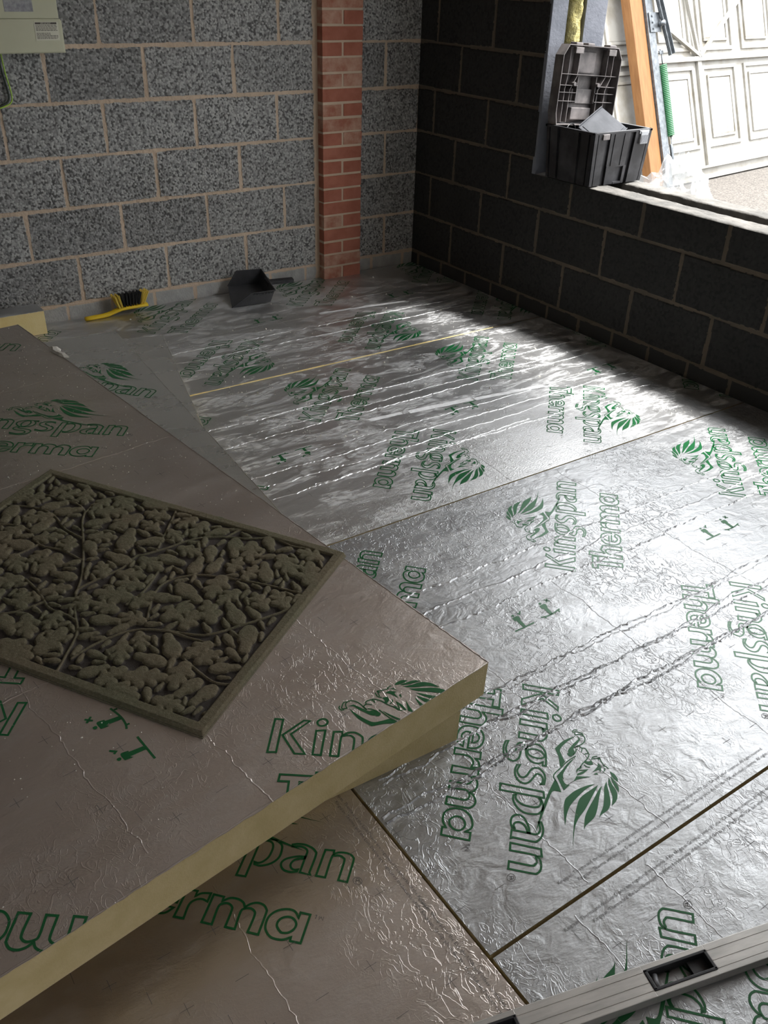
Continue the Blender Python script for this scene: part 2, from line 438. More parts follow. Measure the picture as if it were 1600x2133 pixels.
PICTO_LINE = '''-354,-5c 354,5c
218,564c 256,504c 350,600c
665,77 792,32 984,17 1176,39 1375,83
768,24c 762,-37c
1290,40c 1284,-29c
1287,632c 1396,488c
1401,623c 1272,504c'''
MAT_STEMS = '''567,670 548,610 523,544 476,492 433,434 398,368 324,268 251,180 224,136 181,115 115,118 74,116
360,320 290,306 224,312 154,273 102,272 69,287 10,288
303,242 232,226 164,188 91,182 4,215 -51,239
502,517 465,506 410,502 355,468 291,440
431,435 426,417 442,369 468,304 469,249 484,231 518,182 559,116 618,78 686,54 737,25 796,34 852,27
567,618 579,571 602,522 634,482 690,457 764,452 821,449
636,440 599,360 597,300 647,247 719,226 804,209 918,200
688,454 781,431 835,372 880,314 913,262 926,217
773,512 851,543 888,551 930,537
931,540 924,610 909,638
439,19 469,108 497,191
230,139 226,75 279,24
219,315 197,381 151,423
384,494 355,545 302,587
629,73 644,29 677,27
562,416 569,354 555,277'''
# ================================================================ block walls
FZ = -0.072            # finished level of the insulated floor
WALL_TOP = 2.28
def perps_back(r):
    return {0: 1.108, 1: .866, 2: 1.117, 3: .8925, 4: 1.125}.get(r, .87 if r % 2 else 1.12) % 0.45
def perps_right(r):
    return {0: .368, 1: .153, 2: .354}.get(r, .153 if r % 2 else .36) % 0.45

def wall_height(U, Z, perps, rough_amp, step, pit=0.011):
    """height of a block wall face (into the room is positive), tone and mortar mask. U = distance along the wall"""
    wob = (fbm(U * 9, Z * 9, 3) - 0.5) * 0.010 + (fbm(U * 45, Z * 45, 5, 2) - 0.5) * 0.006
    row = np.floor(Z / 0.225)
    zl = Z - row * 0.225
    dz = np.minimum(np.abs(zl - 0.0), np.abs(0.225 - zl)) + wob
    off = np.zeros_like(U)
    for r in range(-1, 12):
        off = np.where(row == r, perps(r), off)
    ul = np.mod(U - off + (hash2(row, np.floor((U - off + .225) / .45)) - .5) * 0.0, 0.45)
    du = np.minimum(ul, 0.45 - ul) + wob
    bottom = row < 0
    ul2 = np.mod(U - 0.07, 0.225); du = np.where(bottom, np.minimum(ul2, 0.225 - ul2) + wob, du)
    d = np.minimum(dz, du)
    hw = 0.0062
    blockmask = ss(hw - 0.001, hw + 0.0025, d)
    # aggregate grains
    g = pit
    ci, cj = np.floor(U / g), np.floor(Z / g)
    best = np.full(U.shape, 9.0); val = np.zeros(U.shape)
    for a in (-1, 0, 1):
        for b in (-1, 0, 1):
            i, j = ci + a, cj + b
            px = (i + 0.5 + (hash2(i, j, 1) - .5) * .9) * g
            pz = (j + 0.5 + (hash2(i, j, 2) - .5) * .9) * g
            dd = np.hypot(U - px, Z - pz) / g
            n = dd < best
            best = np.where(n, dd, best); val = np.where(n, hash2(i, j, 4), val)
    grain = np.sqrt(np.clip(1 - (best / 0.72) ** 2, 0, 1))
    coarse = 0.45 + 0.9 * ss(.35, .6, fbm(U * 2.2, Z * 2.2, 11, 2))
    gone = val < 0.13
    h = (grain * np.where(gone, 0.1, 0.55 + 0.45 * val)) * coarse
    tone = np.where(gone, 0.12, 0.36 + 0.42 * hash2(val * 99, val * 57)) * (0.30 + 0.70 * ss(0.05, 0.55, grain))  # gaps and missing grains darkened, painting in the shade of the pits
    bid = hash2(row, np.floor((U - off) / .45), 8)
    tone = tone * (0.85 + 0.3 * bid)
    H = blockmask * (rough_amp * (h - 0.6) + (bid - .5) * 0.003) + (1 - blockmask) * (-0.0035 + (fbm(U * 60, Z * 60, 9, 3) - .5) * 0.006)
    H = np.where(bottom, H * 0.35, H)
    tone = np.where(bottom, 0.58 + 0.25 * fbm(U * 30, Z * 30, 2), tone)
    return H, tone, blockmask < 0.5

# ---- back wall: fine mesh over the part in view, left of the corner
st = 0.0022
xs = np.arange(-2.75, 0.006, st); zs = np.arange(-0.15, 1.56, st)
X, Zg = np.meshgrid(xs, zs)
H, tone, mort = wall_height(-X, Zg, perps_back, 0.0050, st, 0.0088)
fill = ss(0.03, 0.005, np.abs(X + 0.662) + (fbm(X * 30, Zg * 30, 4, 2) - .5) * .02)   # mortar fillet against the pier
H = H * (1 - fill) + fill * 0.008
P = np.stack([X, -H, Zg], -1)
mf = (mort | (fill > 0.5))[:-1, :-1]
wb_ = grid_mesh('wall_back', P[:, ::-1], tone[:, ::-1], mf[:, ::-1], [M['block'], M['mortar']])
tag(wb_, kind='structure')
# the rest of that wall, above and beyond the view
m = MB()
m.box(-4.3, -2.752, -0.0, 0.20, -0.25, WALL_TOP)
m.box(-2.752, 0.0, -0.0, 0.20, 1.562, WALL_TOP)
m.box(-2.752, 0.36, 0.012, 0.20, -0.25, 1.562)
tag(m.build('wall_back_upper', M['block']), kind='structure')

# ---- right wall, inner leaf, with the window opening
st = 0.0036
SILL = 0.605; JAMB = -0.98; WEND = -5.6
def right_part(name, y0, y1, z0, z1, st=st):
    ys = np.arange(y0, y1 + st * .5, st); zz = np.arange(z0, z1 + st * .5, st)
    Y, Z2 = np.meshgrid(ys, zz)
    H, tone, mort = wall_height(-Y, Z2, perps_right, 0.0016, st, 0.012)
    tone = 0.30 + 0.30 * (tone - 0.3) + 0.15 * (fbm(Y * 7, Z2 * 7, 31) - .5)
    Pq = np.stack([-H, Y, Z2], -1)
    return Pq, tone, mort[:-1, :-1]
a, t, k = right_part('', JAMB, 0.0, -0.15, 1.56)
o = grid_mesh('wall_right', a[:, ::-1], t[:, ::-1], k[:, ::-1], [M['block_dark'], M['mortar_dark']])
tag(o, kind='structure')
a, t, k = right_part('', -4.3, JAMB, -0.15, SILL)
# ragged cut top edge
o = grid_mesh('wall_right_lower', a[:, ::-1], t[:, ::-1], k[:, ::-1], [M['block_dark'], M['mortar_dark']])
tag(o, kind='structure')

def rough_ledge(name, x0, x1, y0, y1, ztop, zbot, material):
    """ledge with an uneven mortar top"""
    nx, ny = 14, int((y1 - y0) / 0.012)
    V = []; F = []
    for j in range(ny + 1):
        y = y0 + (y1 - y0) * j / ny
        for i in range(nx + 1):
            u = i / nx
            x = x0 + (x1 - x0) * u
            e = 0.006 * (float(vnoise(np.array(y * 40.), np.array(u * 3.), 2)) - .5)
            if i == 0: x += -0.004 + e
            if i == nx: x += 0.004 + e
            z = ztop + 0.008 * (float(fbm(np.array(x * 35.), np.array(y * 22.), 6, 3)) - .5) - (0.004 if i in (0, nx) else 0)
            V.append((x, y, z))
    for j in range(ny):
        for i in range(nx):
            a_ = j * (nx + 1) + i
            F.append((a_, a_ + 1, a_ + nx + 2, a_ + nx + 1))
    b0 = len(V)
    for j in range(ny + 1):
        y = y0 + (y1 - y0) * j / ny
        V += [(x0 + 0.001, y, zbot), (x1, y, zbot)]
    for j in range(ny):
        l0, l1 = j * (nx + 1), (j + 1) * (nx + 1)
        F.append((b0 + 2 * j, l0, l1, b0 + 2 * j + 2))
        F.append((l0 + nx, b0 + 2 * j + 1, b0 + 2 * j + 3, l1 + nx))
    F.append(tuple(range(nx + 1)) + (b0 + 1, b0))
    return mesh_obj(name, V, F, material, None, True)
tag(rough_ledge('wall_right_sill', 0.008, 0.130, WEND, JAMB, SILL + 0.004, 0.575, M['cement']), kind='structure')
tag(rough_ledge('wall_right_outer_sill', 0.248, 0.355, WEND, JAMB, SILL + 0.002, 0.50, M['cement']), kind='structure')
m = MB()
m.box(0.012, 0.128, WEND, 0.0, -0.25, SILL - 0.02)          # inner leaf below the opening
m.box(0.012, 0.100, JAMB, 0.0, SILL - 0.02, WALL_TOP)        # inner leaf beside it
m.box(0.0, 0.10, JAMB + 0.002, -0.005, 1.562, WALL_TOP)
m.box(0.0, 0.128, WEND, -4.3, -0.25, SILL - 0.01)
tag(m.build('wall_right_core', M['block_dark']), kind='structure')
m = MB()
m.box(0.250, 0.353, WEND, 0.2, -0.45, SILL - 0.02)
m.box(0.212, 0.353, JAMB, 0.2, SILL - 0.02, WALL_TOP + 0.2)
m.box(0.0, 0.353, WEND, -4.35, SILL, WALL_TOP + 0.2)         # far side of the opening
m.box(0.0, 0.353, -4.35, JAMB, 2.16, WALL_TOP + 0.2)         # lintel
tag(m.build('wall_right_outer', M['cement']), kind='structure')
# painted reveal of the jamb
m = MB()
m.box(0.000, 0.098, JAMB - 0.012, JAMB + 0.01, SILL, 2.16, bev=0.003)
m.box(0.214, 0.353, JAMB - 0.012, JAMB + 0.01, SILL, 2.16, bev=0.003)
tag(m.build('trim_1', M['render']), kind='structure')

# ---- other walls, slab, ceiling (they shade and are mirrored in the foil)
m = MB(); m.box(-4.50, -4.30, -5.8, 0.2, -0.25, WALL_TOP); tag(m.build('wall_left', M['block']), kind='structure')
m = MB(); m.box(-4.50, -4.20, -5.8, -5.6, -0.25, WALL_TOP); m.box(-3.55, 0.353, -5.8, -5.6, -0.25, WALL_TOP); m.box(-4.2, -3.55, -5.8, -5.6, 2.0, WALL_TOP); tag(m.build('wall_front', M['block']), kind='structure')  # unseen doorway gap behind the camera, added to let in fill light
m = MB(); m.box(-4.50, 0.353, -5.8, 0.2, WALL_TOP, WALL_TOP + 0.02); tag(m.build('ceiling', M['plaster']), kind='structure')
m = MB(); m.box(-4.50, 0.30, -5.8, 0.2, -0.27, -0.175); tag(m.build('floor', M['slab']), kind='structure')

# ================================================================ brick pier
pier = empty('brick_pier', (-0.53, -0.03, -0.072))
tag(pier, 'narrow red brick pier with pale mortar standing against the grey block wall', 'pier')
mb, mm = MB(), MB()
x0, x1, yf = -0.655, -0.412, -0.058
z = -0.072; c = 0
random.seed(3)
while z < 1.6:
    h = 0.0605
    def br(a, b):
        mi = 1 if random.random() < 0.35 else 0
        j = lambda: random.uniform(-0.002, 0.002)
        mb.box(a + 0.06 + 0.0, b + 0.06, yf + j(), 0.0, z + j(), z + h + j(), mi, 0.003)
    sh = -0.06
    if c % 2 == 0:
        br(x0 + 0.000, (x0 + x1) / 2 - 0.006); br((x0 + x1) / 2 + 0.006, x1)
    else:
        br(x0, x1)
    z += 0.0712; c += 1
for v in range(len(mb.v)):
    mb.v[v] = (mb.v[v][0] - 0.06 + 0.53, mb.v[v][1] + 0.03, mb.v[v][2] + 0.072)
mb.build('brickwork', [M['brick'], M['brick_pale']], pier)
mm.box(x0 + 0.002 + .53, x1 - 0.002 + .53, yf + 0.003 + .03, 0.03, 0, 1.67)
mm.build('mortar_joints', M['mortar'], pier)

# ================================================================ printed insulation boards
def parse(txt):
    out = []
    for l in txt.strip().split('\n'):
        out.append([(float(t.rstrip('c').split(',')[0]) / 1e4, float(t.rstrip('c').split(',')[1]) / 1e4, t.endswith('c')) for t in l.split()])
    return out
def smooth(pts, closed=True, n=5):
    N = len(pts); out = []
    for i in range(N if closed else N - 1):
        p1, p2 = pts[i], pts[(i + 1) % N]
        if (p1[2] and p2[2]):
            out.append((p1[0], p1[1])); continue
        p0 = pts[(i - 1) % N] if (closed or i > 0) else p1
        p3 = pts[(i + 2) % N] if (closed or i + 2 < N) else p2
        m1 = ((p2[0] - p0[0]) / 2, (p2[1] - p0[1]) / 2) if not p1[2] else ((p2[0] - p1[0]) * .8, (p2[1] - p1[1]) * .8)
        m2 = ((p3[0] - p1[0]) / 2, (p3[1] - p1[1]) / 2) if not p2[2] else ((p2[0] - p1[0]) * .8, (p2[1] - p1[1]) * .8)
        for k in range(n):
            t = k / n; t2 = t * t; t3 = t2 * t
            a, b, c_, d = 2 * t3 - 3 * t2 + 1, t3 - 2 * t2 + t, -2 * t3 + 3 * t2, t3 - t2
            out.append((a * p1[0] + b * m1[0] + c_ * p2[0] + d * m2[0], a * p1[1] + b * m1[1] + c_ * p2[1] + d * m2[1]))
    if not closed: out.append(pts[-1][:2])
    return out
def ribbon(pts, w, closed=True):
    """quads along a polyline"""
    N = len(pts); L = []; Rr = []
    for i in range(N):
        a = pts[(i - 1) % N] if (closed or i > 0) else pts[i]
        b = pts[(i + 1) % N] if (closed or i < N - 1) else pts[i]
        p = pts[i]
        def unit(u, v):
            d = (v[0] - u[0], v[1] - u[1]); l = math.hypot(*d)
            return (d[0] / l, d[1] / l) if l > 1e-9 else None
        d1, d2 = unit(a, p), unit(p, b)
        d1 = d1 or d2; d2 = d2 or d1
        n1, n2 = (-d1[1], d1[0]), (-d2[1], d2[0])
        mx, my = n1[0] + n2[0], n1[1] + n2[1]
        l = math.hypot(mx, my)
        if l < 0.3: mx, my, s = n1[0], n1[1], 1
        else:
            mx, my = mx / l, my / l
            s = min(1 / max(mx * n1[0] + my * n1[1], 0.3), 1.8)
        L.append((p[0] + mx * s * w / 2, p[1] + my * s * w / 2)); Rr.append((p[0] - mx * s * w / 2, p[1] - my * s * w / 2))
    return [(L[i], L[(i + 1) % N], Rr[(i + 1) % N], Rr[i]) for i in range(N if closed else N - 1)]
def tess(pts):
    t = tessellate_polygon([[Vector((p[0], p[1], 0)) for p in pts]])
    return [tuple(pts[i] for i in q) for q in t]

W_LET = 0.0045
PRINT = []
for g in parse(LETTERS): PRINT += ribbon(smooth(g), W_LET)
for g in parse(LION_FILL): PRINT += tess(smooth(g))
for g in parse(LION_LINE): PRINT += ribbon(smooth(g, False), 0.0024, False)
FINEP = []
for g in parse(FINE):
    FINEP += ribbon(smooth(g), 0.0012) if not g[0][2] else ribbon([q[:2] for q in g], 0.0014, False)
PICTO = []
for g in parse(PICTO_FILL): PICTO += tess(smooth(g))
for g in parse(PICTO_LINE): PICTO += ribbon(smooth(g, False), 0.0046, False)

def clip(poly, x0, x1, y0, y1):
    for ax, lim, sg in ((0, x0, 1), (0, x1, -1), (1, y0, 1), (1, y1, -1)):
        out = []
        for i in range(len(poly)):
            a, b = poly[i], poly[(i + 1) % len(poly)]
            ia, ib = (a[ax] - lim) * sg >= 0, (b[ax] - lim) * sg >= 0
            if ia: out.append(a)
            if ia != ib:
                t = (lim - a[ax]) / (b[ax] - a[ax])
                out.append((a[0] + (b[0] - a[0]) * t, a[1] + (b[1] - a[1]) * t))
        poly = out
        if len(poly) < 3: return None
    return poly
def place(polys, ox, oy, ang, rect, flat, z=0.0006):
    c, s = math.cos(ang), math.sin(ang)
    for p in polys:
        q = clip([(ox + u * c - v * s, oy + u * s + v * c) for u, v in p], *rect)
        if q:
            area = sum(q[i][0] * q[(i + 1) % len(q)][1] - q[(i + 1) % len(q)][0] * q[i][1] for i in range(len(q)))
            if abs(area) < 1e-9: continue
            if area < 0: q = q[::-1]
            flat.add([(a, b, z) for a, b in q], [tuple(range(len(q)))])

def text_polys(body, size):
    """flat outlines of a line of small type, as triangles"""
    cu = bpy.data.curves.new('type', 'FONT')
    cu.body = body; cu.size = size; cu.resolution_u = 1
    o = bpy.data.objects.new('type', cu)
    COL.objects.link(o)
    bpy.context.view_layer.update()
    me = o.to_mesh()
    out = [tuple((me.vertices[i].co.x, me.vertices[i].co.y) for i in p.vertices) for p in me.polygons]
    o.to_mesh_clear()
    bpy.data.objects.remove(o); bpy.data.curves.remove(cu)
    return out
LEGAL = text_polys('Kingspan, Therma and the Lion Device are registered trademarks of the Kingspan Group plc in the EU, the USA and other countries. All rights reserved.', 0.0105)

def crease(m, pts_y, x0, x1, seed, w=0.007, hgt=0.0022, z=0.0, along='x', wig=1.0):
    """a crumpled fold running across the foil"""
    rnd = random.Random(seed)
    x = x0; prev = None; drift = 0; sz = 0.9
    while x < x1:
        drift += rnd.uniform(-0.0035, 0.0035) * wig; drift *= 0.93
        y = pts_y + drift
        tgt = rnd.uniform(0.45, 1.25); sz += (tgt - sz) * 0.35
        ww = w * sz; hh = hgt * (0.75 + 0.5 * (sz - .8) + rnd.uniform(-.12, .12))
        off = rnd.uniform(-0.45, 0.45) * ww
        cur = [(x, y - ww, z), (x, y + off, z + hh), (x, y + ww, z)]
        if along == 'y': cur = [(b, a, c_) for a, b, c_ in cur]
        if prev:
            o = len(m.v)
            m.add(prev + cur, [(0, 3, 4, 1), (1, 4, 5, 2)] if along == 'x' else [(0, 1, 4, 3), (1, 2, 5, 4)])
        prev = cur
        x += rnd.uniform(0.005, 0.012)

def board(label, rect, thick=0.1, matrix=None, z=FZ, prints=(), pictos=(), foil='foil', creases=(), grooves=(), legal=(), ticks=None, foam='foam', group=None, name='insulation_board', ragged=0.0, seed=1, lip=False):
    """foil-faced foam board. rect in the board's own plane, origin on its top face"""
    root = empty(name, matrix=matrix if matrix is not None else Matrix.Translation((0, 0, z)))
    tag(root, label, 'insulation board', group)
    x0, x1, y0, y1 = rect
    rnd = random.Random(seed)
    # foam core
    f = MB(); f.box(x0 + 0.001, x1 - 0.001, y0 + 0.001, y1 - 0.001, -thick, -0.0015, 0, 0.0012)
    f.build('foam_core', M[foam], root)
    # foil facing: a skin with a slightly ragged edge and pressed-in folds
    s = MB()
    ring = []
    n = 60
    for (ax, ay, bx, by) in ((x0, y0, x1, y0), (x1, y0, x1, y1), (x1, y1, x0, y1), (x0, y1, x0, y0)):
        for i in range(n):
            t = i / n; j = rnd.uniform(-ragged, ragged)
            nx, ny = (by - ay), -(bx - ax); l = math.hypot(nx, ny)
            ring.append((ax + (bx - ax) * t + nx / l * j, ay + (by - ay) * t + ny / l * j))
    k = len(ring)
    s.add([(a, b, 0) for a, b in ring] + [(a, b, -0.0015) for a, b in ring], [tuple(range(k))] + [(i + k, (i + 1) % k + k, (i + 1) % k, i) for i in range(k)])
    for (yy, a, b, w, h) in creases: crease(s, yy, max(a, x0), min(b, x1), int(abs(yy) * 1000) + seed, w, h)
    for (xx, a, b) in grooves: crease(s, xx, max(a, y0), min(b, y1), int(abs(xx) * 1000) + seed, 0.0022, 0.0007, along='y')
    if lip:
        crease(s, x1 - .0022, y0, y1, seed + 77, .0022, .0016, along='y', wig=.12)
        crease(s, y1 - .0022, x0, x1, seed + 78, .0020, .0010, wig=.12)
        crease(s, y0 + .0022, x0, x1, seed + 79, .0018, .0008, wig=.12)
    s.build('foil_facing', M[foil], root)
    # green print
    g = MB(); fi = MB()
    for (ox, oy, deg) in prints:
        place(PRINT, ox, oy, R(deg), rect, g)
        place(FINEP, ox, oy, R(deg), rect, fi, 0.0007)
    for (ox, oy, deg) in pictos: place(PICTO, ox, oy, R(deg), rect, g)
    for (ox, oy, deg) in legal: place(LEGAL, ox, oy, R(deg), rect, fi, 0.0008)
    if ticks:
        gx0, gx1, gy0, gy1, ang = ticks
        c_, s_ = math.cos(R(ang)), math.sin(R(ang))
        for i in range(int((gx1 - gx0) / 0.1) + 1):
            for j in range(int((gy1 - gy0) / 0.1) + 1):
                u, v = gx0 + i * 0.1 + rnd.uniform(-.004, .004), gy0 + j * 0.108 + rnd.uniform(-.004, .004)
                L = 0.013
                segs = [((u - L, v), (u + L, v)), ((u, v - L), (u, v + L))] if (i + j) % 2 == 0 else [((u - L, v), (u + L, v))]
                if (i * 7 + j * 3) % 4 == 1: segs = [((u + .05, v + .05 - L), (u + .05, v + .05 + L))]
                for (p, q) in segs:
                    place(ribbon([p, q], 0.0009, False), 0, 0, 0, rect, fi, 0.0007)
    g.add(fi.v, fi.f, 1)
    if g.v: g.build('printed_lettering', [M['ink'], M['ink_grey']], root)
    return root

def lat(ox, oy, deg, ks, step=0.818):
    return [(ox + step * k, oy, deg) for k in ks]
CR = (0.0042, 0.0030); CF = (0.0030, 0.0022)
BD1 = board('far foil-faced floor board under the dustpan and brush, along the block wall', (-2.505, -0.004, -1.153, -0.012), foil='foil_far',
      prints=lat(-1.814, -.403, 45, (-1, 0, 1, 2)) + lat(-1.474, -.687, -135, (-1, 0, 1, 2)),
      pictos=[(-1.31, -.515, 0), (-.49, -.515, 0), (-2.12, -.515, 0)],
      creases=[(-.70, -2.5, -.3, .0034, .0022), (-.815, -2.5, -.2, .0034, .0022), (-.42, -2.5, -.4, .004, .0016), (-.56, -1.9, -.3, .004, .0016)],
      grooves=[(-1.21, -1.1, -.1), (-.40, -1.1, -.1)], seed=3)
BD2 = board('second floor board from the block wall, scuffed foil, yellow foam joint behind it', (-2.505, -0.004, -2.405, -1.160), foil='foil_far',
      prints=lat(-1.288, -1.928, -135, (-1, 0, 1, 2)) + lat(-1.631, -1.645, 45, (-1, 0, 1, 2), .80),
      pictos=[(-1.005, -1.805, 180), (-1.80, -1.805, 180), (-.19, -1.805, 180)],
      creases=[(-1.50, -2.5, -.1, *CF), (-1.60, -2.0, -.1, .005, .0018), (-1.662, -2.5, -.1, *CF), (-1.92, -2.5, -.1, *CF), (-1.99, -2.5, -.2, *CF), (-2.07, -2.5, -.2, *CF), (-2.062, -1.9, -.9, *CF), (-1.84, -1.9, -.4, .004, .0014)],
      grooves=[(-1.30, -2.4, -1.16), (-.70, -2.4, -1.16)], ticks=(-2.5, 0, -2.38, -1.2, 0), seed=4)
jm = MB()
rr_ = random.Random(8); x_ = -2.5
while x_ < -.35:
    L_ = rr_.uniform(.05, .16)
    jm.box(x_, x_ + L_ + .002, -1.1600 - rr_.uniform(0, .0012), -1.1530 + rr_.uniform(0, .0012), -.05, rr_.uniform(.0002, .0016))
    x_ += L_
tag(jm.build('foam_joint', M['foam_fresh'], BD2), 'pale yellow foam bead in the joint')
def tape(parent, x0, y0, x1, y1, w, name='foil_tape'):
    t_ = MB(); d = Vector((x1 - x0, y1 - y0)); l = d.length; d /= l; n = Vector((-d.y, d.x)); rt = random.Random(int(abs(x0) * 999))
    k = int(l / .02); top_ = []; bot_ = []
    for i in range(k + 1):
        p = Vector((x0, y0)) + d * (l * i / k)
        top_.append(p + n * (w / 2 + rt.uniform(-.0012, .0012))); bot_.append(p - n * (w / 2 + rt.uniform(-.0012, .0012)))
    t_.add([(q.x, q.y, .0009) for q in top_] + [(q.x, q.y, .0009) for q in bot_], [(i + k + 1, i + k + 2, i + 1, i) for i in range(k)])
    tag(t_.build(name, M['tape'], parent), 'dull strip of repair tape')
tape(BD2, -1.28, -1.752, -.98, -1.785, .030); tape(BD2, -.97, -1.792, -.62, -1.838, .024); tape(BD2, -1.46, -1.735, -1.31, -1.745, .022)
tape(BD1, -.98, -.545, -.47, -.60, .022)
board('broad bright floor board beside the near corner of the stack, crossed by dark creases', (-2.507, -0.004, -3.709, -2.411),
      prints=lat(-1.972, -3.203, -135, (0, 1, 2)) + lat(-1.506, -2.920, 45, (-1, 0, 1, 2), .823),
      pictos=[(-1.8135, -3.036, 0), (-.99, -3.02, 0), (-.17, -3.02, 0)],
      creases=[(-2.759, -2.3, -.1, *CR), (-2.84, -2.3, -.1, .006, .002), (-2.915, -2.4, -.1, *CR), (-3.183, -2.45, -.1, *CR), (-3.262, -2.45, -.2, .0045, .003), (-3.275, -2.45, -.2, .0045, .003), (-3.355, -2.5, -.2, .005, .0035), (-3.367, -2.5, -.9, .005, .0035), (-3.195, -2.3, -.2, .004, .002)],
      grooves=[(-1.60, -3.7, -2.9), (-2.006, -3.7, -3.0), (-1.10, -3.7, -2.42), (-2.25, -3.7, -3.3)],
      legal=[(-2.30, -3.672, 0), (-2.26, -3.688, 0)], ticks=(-2.5, 0, -3.61, -2.5, 0), seed=5)
board('nearest floor board, lying under the aluminium spirit level', (-2.507, -0.004, -5.0, -3.7165),
      prints=lat(-2.517, -4.246, 45, (0, 1, 2)) + lat(-2.165, -4.53, -135, (0, 1, 2)),
      creases=[(-4.06, -2.5, -.5, *CR)],
      grooves=[(-2.32, -4.4, -3.73), (-2.12, -4.4, -3.73)],
      legal=[(-2.36, -3.752, 0), (-2.30, -3.768, 0)], ticks=(-2.5, -.5, -4.9, -3.83, 0), seed=6)
board('floor board at the bottom left, overhung by the cut foam edge of the stack', (-3.72, -2.5145, -5.2, -3.215), foil='foil_stack',
      prints=[(-3.0245, -3.047, -45.8), (-3.0245, -3.865, -45.8), (-3.5, -4.4, 134.2)],
      grooves=[(-2.86, -4.3, -3.3)], legal=[(-2.548, -3.23, -90), (-2.562, -3.26, -90)],
      creases=[(-3.9, -3.7, -2.53, .003, .001)], ticks=(-3.7, -2.55, -4.9, -3.30, 0), seed=7)
board('floor board against the left side, mostly hidden under the leaning stack', (-4.28, -2.512, -3.208, -0.012), foil='foil_far',
      prints=[(-2.66, -.62, 45), (-2.58, -.10, -135)], seed=8)
board('floor board in the near left corner behind the stack', (-4.28, -3.73, -5.2, -3.215), foil='foil_stack', seed=9)

# ---- the stack of three boards
def frame_from(pN, pF, left_dir, thick):
    """matrix with origin at the near right top corner, y along the right edge, z up"""
    y = (Vector(pF) - Vector(pN)).normalized()
    x = -Vector(left_dir).normalized()
    zz = x.cross(y).normalized(); x = y.cross(zz).normalized()
    Mx = Matrix((x, y, zz)).transposed().to_4x4(); Mx.translation = Vector(pN)
    return Mx, (Vector(pF) - Vector(pN)).length
def to_local(Mx, x, y, deg):
    """point and heading given in plan, dropped onto the board's plane"""
    n = Mx.to_3x3().col[2]; o = Mx.translation
    zz = o.z - (n.x * (x - o.x) + n.y * (y - o.y)) / n.z
    q = Mx.inverted() @ Vector((x, y, zz))
    ay = Mx.to_3x3().col[0]
    return (q.x, q.y, deg - math.degrees(math.atan2(ay.y, ay.x)))
M3, L3 = frame_from((-2.28, -2.30, 0.026), (-1.885, -0.71, 0.026), (-1, 0.24, 0), .1)
M3, L3 = frame_from((-2.2805, -2.296, 0.028), (-1.880, -0.697, 0.028), (-0.97, 0.243, 0), .1)
board('lowest board of the leaning stack, only its foil corner showing beside the others', (-1.2, 0, 0, L3), matrix=M3, foil='foil_mid', ragged=0.0006, lip=True, seed=10)
M2, L2 = frame_from((-2.229, -3.267, 0.028), (-2.125, -0.802, 0.128), (-1, 0.04, 0.0), .1)
board('middle board of the leaning stack, with a strip of foil showing along the top board', (-1.2, 0, 0, L2), matrix=M2, foil='foil_mid', ragged=0.0008, lip=True,
      prints=[to_local(M2, -2.239 - .5486 * math.cos(R(-47)), -1.462 - .5486 * math.sin(R(-47)), -47)], seed=11,
      creases=[(.9, -.9, 0, .004, .0014)])
MT, LT = frame_from((-2.155, -3.262, 0.130), (-2.500, -0.785, 0.215), (-0.982, -0.19, 0.0), .1)
top = board('top board of the leaning stack, carrying the dark leaf-patterned doormat', (-1.2, 0, 0, LT), matrix=MT, foil='foil_stack', ragged=0.0014, lip=True,
      prints=[to_local(MT, -2.701, -3.234, -36), to_local(MT, -2.807, -2.418, -36), to_local(MT, -2.919, -1.5375, -36), to_local(MT, -3.025, -.7215, -36), to_local(MT, -2.947, -3.679, 144), to_local(MT, -3.053, -2.861, 144)],
      pictos=[to_local(MT, -2.894, -3.10, 96)],
      creases=[(.55, -1.15, -.1, .003, .0010), (1.35, -.6, 0, .003, .001), (1.95, -.5, 0, .004, .0012)],
      grooves=[(-.60, .0, 1.2), (-.83, .05, 1.0), (-.25, 0.0, .6)], ticks=(-1.15, -.05, .08, 2.3, 0), seed=12)

# ================================================================ doormat (raised leaf pattern)
MA, MBp, MD = Vector((-2.733, -1.973, 0)), Vector((-2.215, -2.758, 0)), Vector((-3.305, -2.359, 0))
nT = MT.to_3x3().col[2]
def on_top(v, dz=0.0):
    o = MT.translation
    return Vector((v.x, v.y, o.z - (nT.x * (v.x - o.x) + nT.y * (v.y - o.y)) / nT.z)) + nT * dz
A3, B3, D3 = on_top(MA, .001), on_top(MBp, .001), on_top(MD, .001)
ex = (B3 - A3).normalized(); ez = nT.normalized(); ey = ez.cross(ex)
flip = (D3 - A3).dot(ey) < 0
MM = Matrix((ex, ey, ez)).transposed().to_4x4(); MM.translation = A3
LX, LY = 0.94, 0.69
st = 0.0021
us = np.arange(0, LX + st / 2, st); vs = np.arange(0, LY + st / 2, st)
U, V = np.meshgrid(us, vs)
Hs = np.zeros_like(U)
def capsule(U, V, a, b, r0, r1):
    dx, dy = b[0] - a[0], b[1] - a[1]
    l2 = dx * dx + dy * dy + 1e-9
    t = np.clip(((U - a[0]) * dx + (V - a[1]) * dy) / l2, 0, 1)
    return np.hypot(U - a[0] - t * dx, V - a[1] - t * dy) - (r0 + (r1 - r0) * t)
SD = np.full(U.shape, 9.0)
stem_pts = []
SDs = np.full(U.shape, 9.0)
